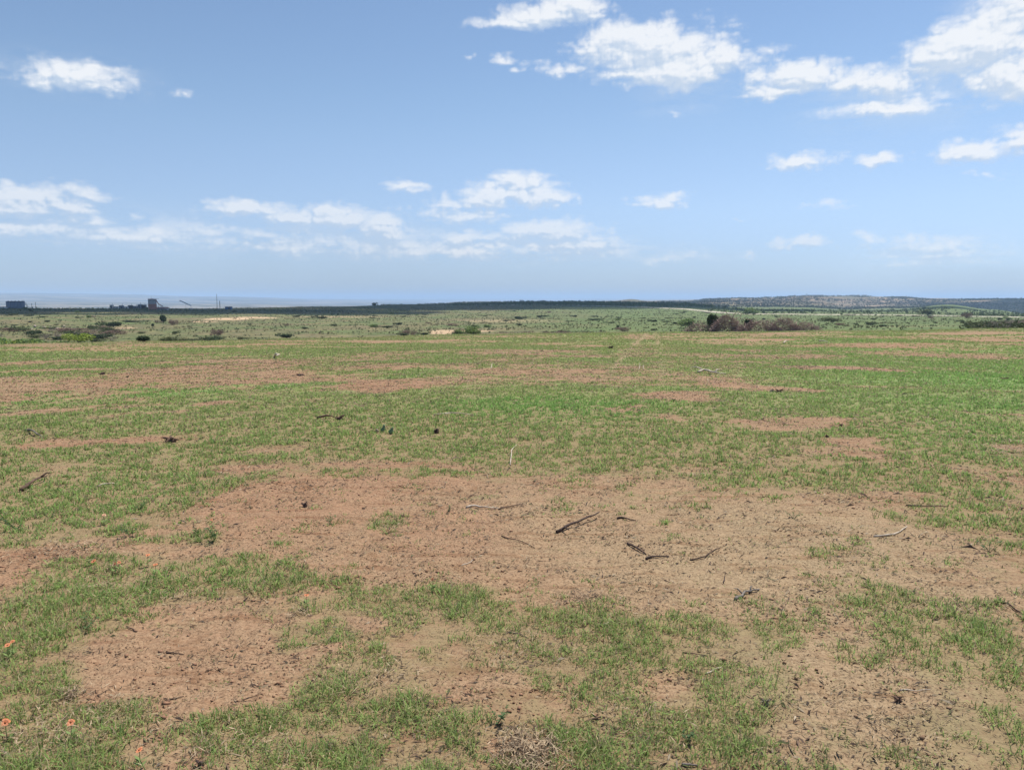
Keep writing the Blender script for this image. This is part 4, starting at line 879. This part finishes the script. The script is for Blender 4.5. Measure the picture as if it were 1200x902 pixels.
# ------------------------------------------------------------------ pale rocks of the left hollow
rockm = simple_mat('pale_rock', (.48, .40, .32), (.33, .26, .2), 1.5, .95, bump=.3)
for i, (px, py, w, h) in enumerate([(60,386,4,3),(67,386.5,3.5,2.6),(52,385,4,2.4),(41,384,3,3),(75,383.6,3,2),(37,386.5,3,2)]):
    P = pix(px, py); k = math.hypot(P[0], P[1]) / F; rg = np.random.default_rng(90 + i); m = MB(); V_ = []; Fc = []
    for j in range(6):
        ph = math.pi * j / 5
        for q in range(8): a = 2 * math.pi * q / 8; s = rg.uniform(.8, 1.2); V_.append((math.cos(a) * math.sin(ph) * w * k / 2 * s, math.sin(a) * math.sin(ph) * w * k / 2 * s, (1 - math.cos(ph)) * h * k / 2 * s - .1))
    for j in range(5):
        for q in range(8): Fc.append([j * 8 + q, j * 8 + (q + 1) % 8, (j + 1) * 8 + (q + 1) % 8, (j + 1) * 8 + q])
    m.add(V_, Fc); o = m.build('rock', rockm); o.location = tuple(P)
    tag(o, ['largest pale rock among the bare grey bushes', 'pale rock right of the largest one', 'low pale rock left of the largest one', 'narrow pale rock near the left end of the rocks', 'rightmost small pale rock by the brown shrub', 'leftmost low pale rock by the grey bushes'][i], 'rock', 'pale rocks behind the left hollow')

# ------------------------------------------------------------------ sun, sky, clouds, haze
SEL, SAZ = R(63), R(48)          # azimuth measured from +Y (view) towards +X (right)
sd = np.array([math.sin(SAZ) * math.cos(SEL), math.cos(SAZ) * math.cos(SEL), math.sin(SEL)])
sl = bpy.data.lights.new('sun', 'SUN'); sl.energy = 5.0; sl.angle = R(.53); sl.color = (1, .955, .89); so = bpy.data.objects.new('sun', sl); COL.objects.link(so)
so.rotation_euler = (math.pi / 2 - SEL, 0, math.pi - SAZ); so.location = (0, 0, 50)
from mathutils import Vector
so.rotation_euler = Vector(sd).to_track_quat('Z', 'Y').to_euler()

# cumulus overhead and beyond the top of the frame: their shadows lie on the plain, the ridge and the hills
cm_ = simple_mat('cloud_white', (.85, .86, .88), (.8, .81, .84), .004, 1.0)
_g = N(cm_.node_tree); _o = [n for n in cm_.node_tree.nodes if n.type == 'OUTPUT_MATERIAL'][0]; _s = _o.inputs[0].links[0].from_socket
_t = _g.n('ShaderNodeBsdfTransparent'); _m = _g.n('ShaderNodeMixShader'); _m.inputs[0].default_value = .48; _g.lk(_s, _m.inputs[1]); _g.lk(_t.outputs[0], _m.inputs[2]); _g.lk(_m.outputs[0], _o.inputs[0])
def high_cloud(target, h, sx, sy, rz, label, seed, n=26):
    c = np.array(target) + sd * (h / math.sin(SEL)); rg = np.random.default_rng(seed); m = MB()
    for i in range(n):
        while True:
            u = rg.uniform(-1, 1, 2)
            if u @ u < 1: break
        u = u * rg.choice([1, 1, 1, 1.25]); q = max(.2, 1 - u @ u); rad = rg.uniform(.16, .30) * min(sx, sy) * (.6 + q); rx, ry = rad * min(2.2, max(1, sx / sy * .6)), rad
        px_, py_ = u[0] * (sx - rx * .5), u[1] * (sy - ry * .5); X = px_ * math.cos(rz) - py_ * math.sin(rz); Y_ = px_ * math.sin(rz) + py_ * math.cos(rz); V_ = []; Fc = []
        for j in range(9):
            ph = math.pi * j / 8
            for k_ in range(14):
                a = 2 * math.pi * k_ / 14; s = 1 + .12 * math.sin(3 * a + i) * math.sin(ph) + rg.normal(0, .03)
                zz = math.cos(ph) * rad * .7 * s; zz = zz if zz > 0 else zz * .3; ex, ey = math.cos(a) * math.sin(ph) * rx * s, math.sin(a) * math.sin(ph) * ry * s
                V_.append((X + ex * math.cos(rz) - ey * math.sin(rz), Y_ + ex * math.sin(rz) + ey * math.cos(rz), zz))
        for j in range(8):
            for k_ in range(14): Fc.append([j * 14 + k_, j * 14 + (k_ + 1) % 14, (j + 1) * 14 + (k_ + 1) % 14, (j + 1) * 14 + k_])
        m.add(V_, Fc)
    o = m.build('cloud', cm_, None, True); o.location = tuple(c); o['kind'] = 'structure'; o['label'] = label; return o
def pol(px, r): q = colr(px, r); return (float(q[0]), float(q[1]), float(q[2]))
CLOUD_SH = [(pol(95, 575), 950, 270, 118, R(22), 'long cumulus bank overhead shading the left skyline'),
            (pol(640, 1120), 1150, 450, 430, R(-12), 'broad cumulus overhead shading the central ridge'),
            (pol(1225, 2600), 2200, 330, 480, R(-20), 'cumulus overhead shading the right end of the hills'),
            (pol(1060, 3330), 2250, 330, 90, R(-25), 'narrow cumulus overhead shading the far hill tops'),
            (pol(360, 1000), 1000, 260, 120, R(10), 'small cumulus overhead shading the skyline left of the ridge')]
for i, a in enumerate(CLOUD_SH): high_cloud(*a, seed=200 + i, n=[80, 95, 70, 50, 50][i])

w = bpy.data.worlds.new('World'); scene.world = w; w.use_nodes = True; nt = w.node_tree; nt.nodes.clear(); g = N(nt)
sky = g.n('ShaderNodeTexSky'); sky.sky_type = 'NISHITA'; sky.sun_disc = False; sky.sun_elevation = SEL; sky.sun_rotation = SAZ; sky.air_density = 1.0; sky.dust_density = .3; sky.ozone_density = 2.0; sky.altitude = 500
tc = g.n('ShaderNodeTexCoord'); sx = g.n('ShaderNodeSeparateXYZ'); g.lk(tc.outputs['Generated'], sx.inputs[0])
cr = g.n('ShaderNodeValToRGB'); cr.color_ramp.interpolation = 'B_SPLINE'; E_ = cr.color_ramp.elements
g.lk(sx.outputs[2], cr.inputs[0]); E_[0].position = 0.0; E_[0].color = (.47, .61, 1.24, 1); E_[1].position = .40; E_[1].color = (.98, 1.05, 1.32, 1)
for p_, c_ in ((.05, (.67, .74, 1.20, 1)), (.11, (.90, .89, 1.08, 1)), (.20, (1.02, .99, 1.08, 1))): k_ = E_.new(p_); k_.color = c_
fin = g.mix(1.0, sky.outputs[0], cr.outputs[0], 'MULTIPLY')
bg = g.n('ShaderNodeBackground'); g.lk(fin, bg.inputs[0]); bg.inputs[1].default_value = .099; ow = g.n('ShaderNodeOutputWorld'); g.lk(bg.outputs[0], ow.inputs[0])


CL = [(85,92,62,17,.75),(112,84,32,9,.6),(60,100,40,10,.55),(210,113,20,7,.35),
 (645,20,62,15,1),(600,29,44,10,.85),(672,8,40,16,1),
 (765,60,80,28,1.3),(725,48,48,22,1.1),(795,82,88,22,1.2),(842,72,28,20,1),(780,36,18,15,1),(745,88,50,12,1),
 (660,82,23,8,.6),(590,70,16,6,.35),(606,81,16,6,.35),(545,62,10,5,.25),(795,130,26,7,.3),
 (935,92,55,20,1.1),(912,106,42,13,1),(1000,94,52,15,.7),(1045,98,52,20,.65),(908,60,24,9,.4),(1035,126,62,9,.8),
 (1148,52,80,38,1.4),(1118,66,68,28,1.2),(1186,92,46,32,1.2),(1180,18,60,30,.8),(1100,50,30,20,.7),
 (942,190,34,10,.9),(1030,188,26,8,.7),(1135,181,46,13,.95),(1192,166,28,16,.8),(1150,205,26,5,.3),
 (475,221,21,7,.8),(605,230,64,15,1.05),(607,217,32,13,1),(645,232,32,11,.9),(565,238,46,8,.8),(775,236,26,8,.75),(545,255,46,9,.7),
 (36,234,52,17,1),(75,246,36,9,.8),(20,246,48,12,.9),(100,228,24,7,.6),(106,262,28,7,.7),(30,268,80,9,.5),(160,275,110,14,.45),(160,254,14,6,.4),
 (285,246,46,11,.95),(340,254,48,12,.85),(398,258,66,13,1),(388,246,28,9,.95),(448,268,30,16,.9),(300,275,90,10,.45),
 (640,272,58,12,.85),(560,276,62,9,.65),(668,288,60,9,.6),(540,294,200,12,.45),(320,288,230,14,.36),
 (938,288,30,8,.8),(1018,281,24,7,.65),(1085,290,62,12,.45),(1095,302,70,10,.35),(872,297,16,5,.35),(775,305,36,8,.4),(866,260,12,5,.3),(960,240,34,8,.28)]
CLOUD_SHADED, CLOUD_LIT = (.46, .54, .65), (.70, .72, .75)  # shaded and lit cloud tones, sunlight painted into the emission colour
# clouds of the far sky: one curved sheet 60 km out, beyond the haze
def billow(x, y, oct, s, rough=.5):
    t = 0.0; am = 1.0; n = 0.0; k = 1.0
    for i in range(oct): t = t + am * np.abs(2 * vnoise(x * k + 3.1 * i, y * k + 7.7 * i, s + i) - 1); n += am; am *= rough; k *= 2.07
    return t / n
def cloud_density(a, e):
    ea = e * 1.5
    wx_ = (fbm(a * 38 + 40, ea * 38, 4, 301) - .5) * .036; wy_ = (fbm(a * 38 + 90, ea * 38, 4, 302) - .5) * .018
    A_ = a + wx_; E_ = e + wy_; acc = np.full(a.shape, -1.0)
    for px, py, hw, hh, s in CL:
        a0, e0 = az_el(px, py); da = (az_el(px + hw, py)[0] - a0) * 1.22; de = (az_el(px, py - hh)[1] - e0) * 1.28
        q = np.sqrt(((A_ - a0) / da) ** 2 + ((E_ - e0) / np.where(E_ < e0, de * .8, de)) ** 2)
        np.maximum(acc, s - max(s, .6) * q, out=acc)
    return acc * 1.05 + .16 + (billow(a * 70 + 7, ea * 70, 6, 303, .48) - .42) * .66 + (fbm(a * 30, ea * 30, 5, 320, .55) - .5) * .7
VEIL = [(60,272,150,16,.30),(180,268,130,18,.26),(350,286,230,17,.30),(560,292,190,17,.36),(420,272,120,12,.25),(1090,298,90,18,.22),(1060,120,120,30,.25),(780,300,90,10,.12),(1180,30,70,50,.3),(800,95,60,40,.12),(90,90,80,22,.14)]
def veil(a, e):
    t = np.zeros(a.shape)
    for px, py, hw, hh, s in VEIL:
        a0, e0 = az_el(px, py); da = az_el(px + hw, py)[0] - a0; de = az_el(px, py - hh)[1] - e0
        t = np.maximum(t, s * np.exp(-((a - a0) / da) ** 4 - ((e - e0) / de) ** 2 * 1.2))
    return t * sstep(.30, .62, fbm(a * 22, e * 95, 6, 330, .6) + t * .25) * 1.4
ca = np.radians(np.linspace(-44, 44, 1560)); ce = np.radians(np.linspace(.25, 22.5, 400)); CA, CE = np.meshgrid(ca, ce)
D0 = cloud_density(CA, CE); D1 = cloud_density(CA + .004, CE + .012); D2 = cloud_density(CA + .002, CE + .004)
al = sstep(-.06, .82, D0) * .94 * (.50 + .50 * sstep(R(0), R(12), CE)); al = 1 - (1 - al) * (1 - veil(CA, CE)); lt = 1 - sstep(-.30, .34, (D1 - D0) * .6 + (D2 - D0) * .6)  # lt: painted shading, bright where the cloud thins upward, grey at its base
Rc = 60000.0; CV = np.stack([Rc * np.sin(CA) * np.cos(CE), Rc * np.cos(CA) * np.cos(CE), Rc * np.sin(CE)], -1).reshape(-1, 3)
ii, jj = np.meshgrid(np.arange(399), np.arange(1559), indexing='ij'); mx_ = np.maximum.reduce([al[:-1, :-1], al[1:, :-1], al[:-1, 1:], al[1:, 1:]]) > .002
k0 = (ii * 1560 + jj)[mx_]; cq = np.stack([k0, k0 + 1, k0 + 1561, k0 + 1560], -1)
used = np.unique(cq); rm = np.zeros(len(CV), int); rm[used] = np.arange(len(used))
sm, st = new_mat('far_cloud'); q_ = N(st); at_ = q_.n('ShaderNodeAttribute'); at_.attribute_name = 'tint'; sep = q_.n('ShaderNodeSeparateColor'); q_.lk(at_.outputs['Color'], sep.inputs[0])
ec = q_.mix(sep.outputs[1], CLOUD_SHADED, CLOUD_LIT); em = q_.n('ShaderNodeEmission'); q_.lk(ec, em.inputs[0]); tr = q_.n('ShaderNodeBsdfTransparent'); mxs = q_.n('ShaderNodeMixShader')
q_.lk(sep.outputs[0], mxs.inputs[0]); q_.lk(tr.outputs[0], mxs.inputs[1]); q_.lk(em.outputs[0], mxs.inputs[2]); oq = q_.n('ShaderNodeOutputMaterial'); q_.lk(mxs.outputs[0], oq.inputs[0]); sm.cycles.emission_sampling = 'NONE'
co_ = link('sky', np_mesh('sky', CV[used], rm[cq].reshape(-1), np.full(len(cq), 4), sm, tint=np.stack([al, lt, lt * 0], -1).reshape(-1, 3)[used])); co_['kind'] = 'structure'; co_['label'] = 'white fair weather clouds across the blue sky'

# haze
zmin = float(Z.min()) - 1; zmax = max(float(Z.max()), 30) + 3; S_ = 34500
m = MB(); m.box((0, 0, (zmin + zmax) / 2), (2 * S_, 2 * S_, zmax - zmin)); hm, ht = new_mat('haze_air'); hg = N(ht)
pv = hg.n('ShaderNodeVolumePrincipled'); pv.inputs['Color'].default_value = (.52, .72, 1.0, 1); pv.inputs['Density'].default_value = 1.2e-4; pv.inputs['Anisotropy'].default_value = 0.1
oo = hg.n('ShaderNodeOutputMaterial'); hg.lk(pv.outputs[0], oo.inputs['Volume'])
hz = m.build('haze', hm); tag(hz, 'thin pale blue air between the field and the far hills', 'haze', kind='stuff')
print('haze box', zmin, zmax)

# ------------------------------------------------------------------ render
scene.render.engine = 'CYCLES'; scene.view_settings.view_transform = 'Standard'; scene.view_settings.look = 'None'; scene.view_settings.exposure = 0.38; scene.view_settings.gamma = 1
scene.cycles.use_denoising = True; scene.cycles.denoiser = 'OPENIMAGEDENOISE'; scene.cycles.denoising_prefilter = 'ACCURATE'; scene.cycles.denoising_input_passes = 'RGB_ALBEDO_NORMAL'; scene.cycles.max_bounces = 6; scene.cycles.diffuse_bounces = 3; scene.cycles.transmission_bounces = 3; scene.cycles.volume_bounces = 1; scene.cycles.sample_clamp_indirect = 4
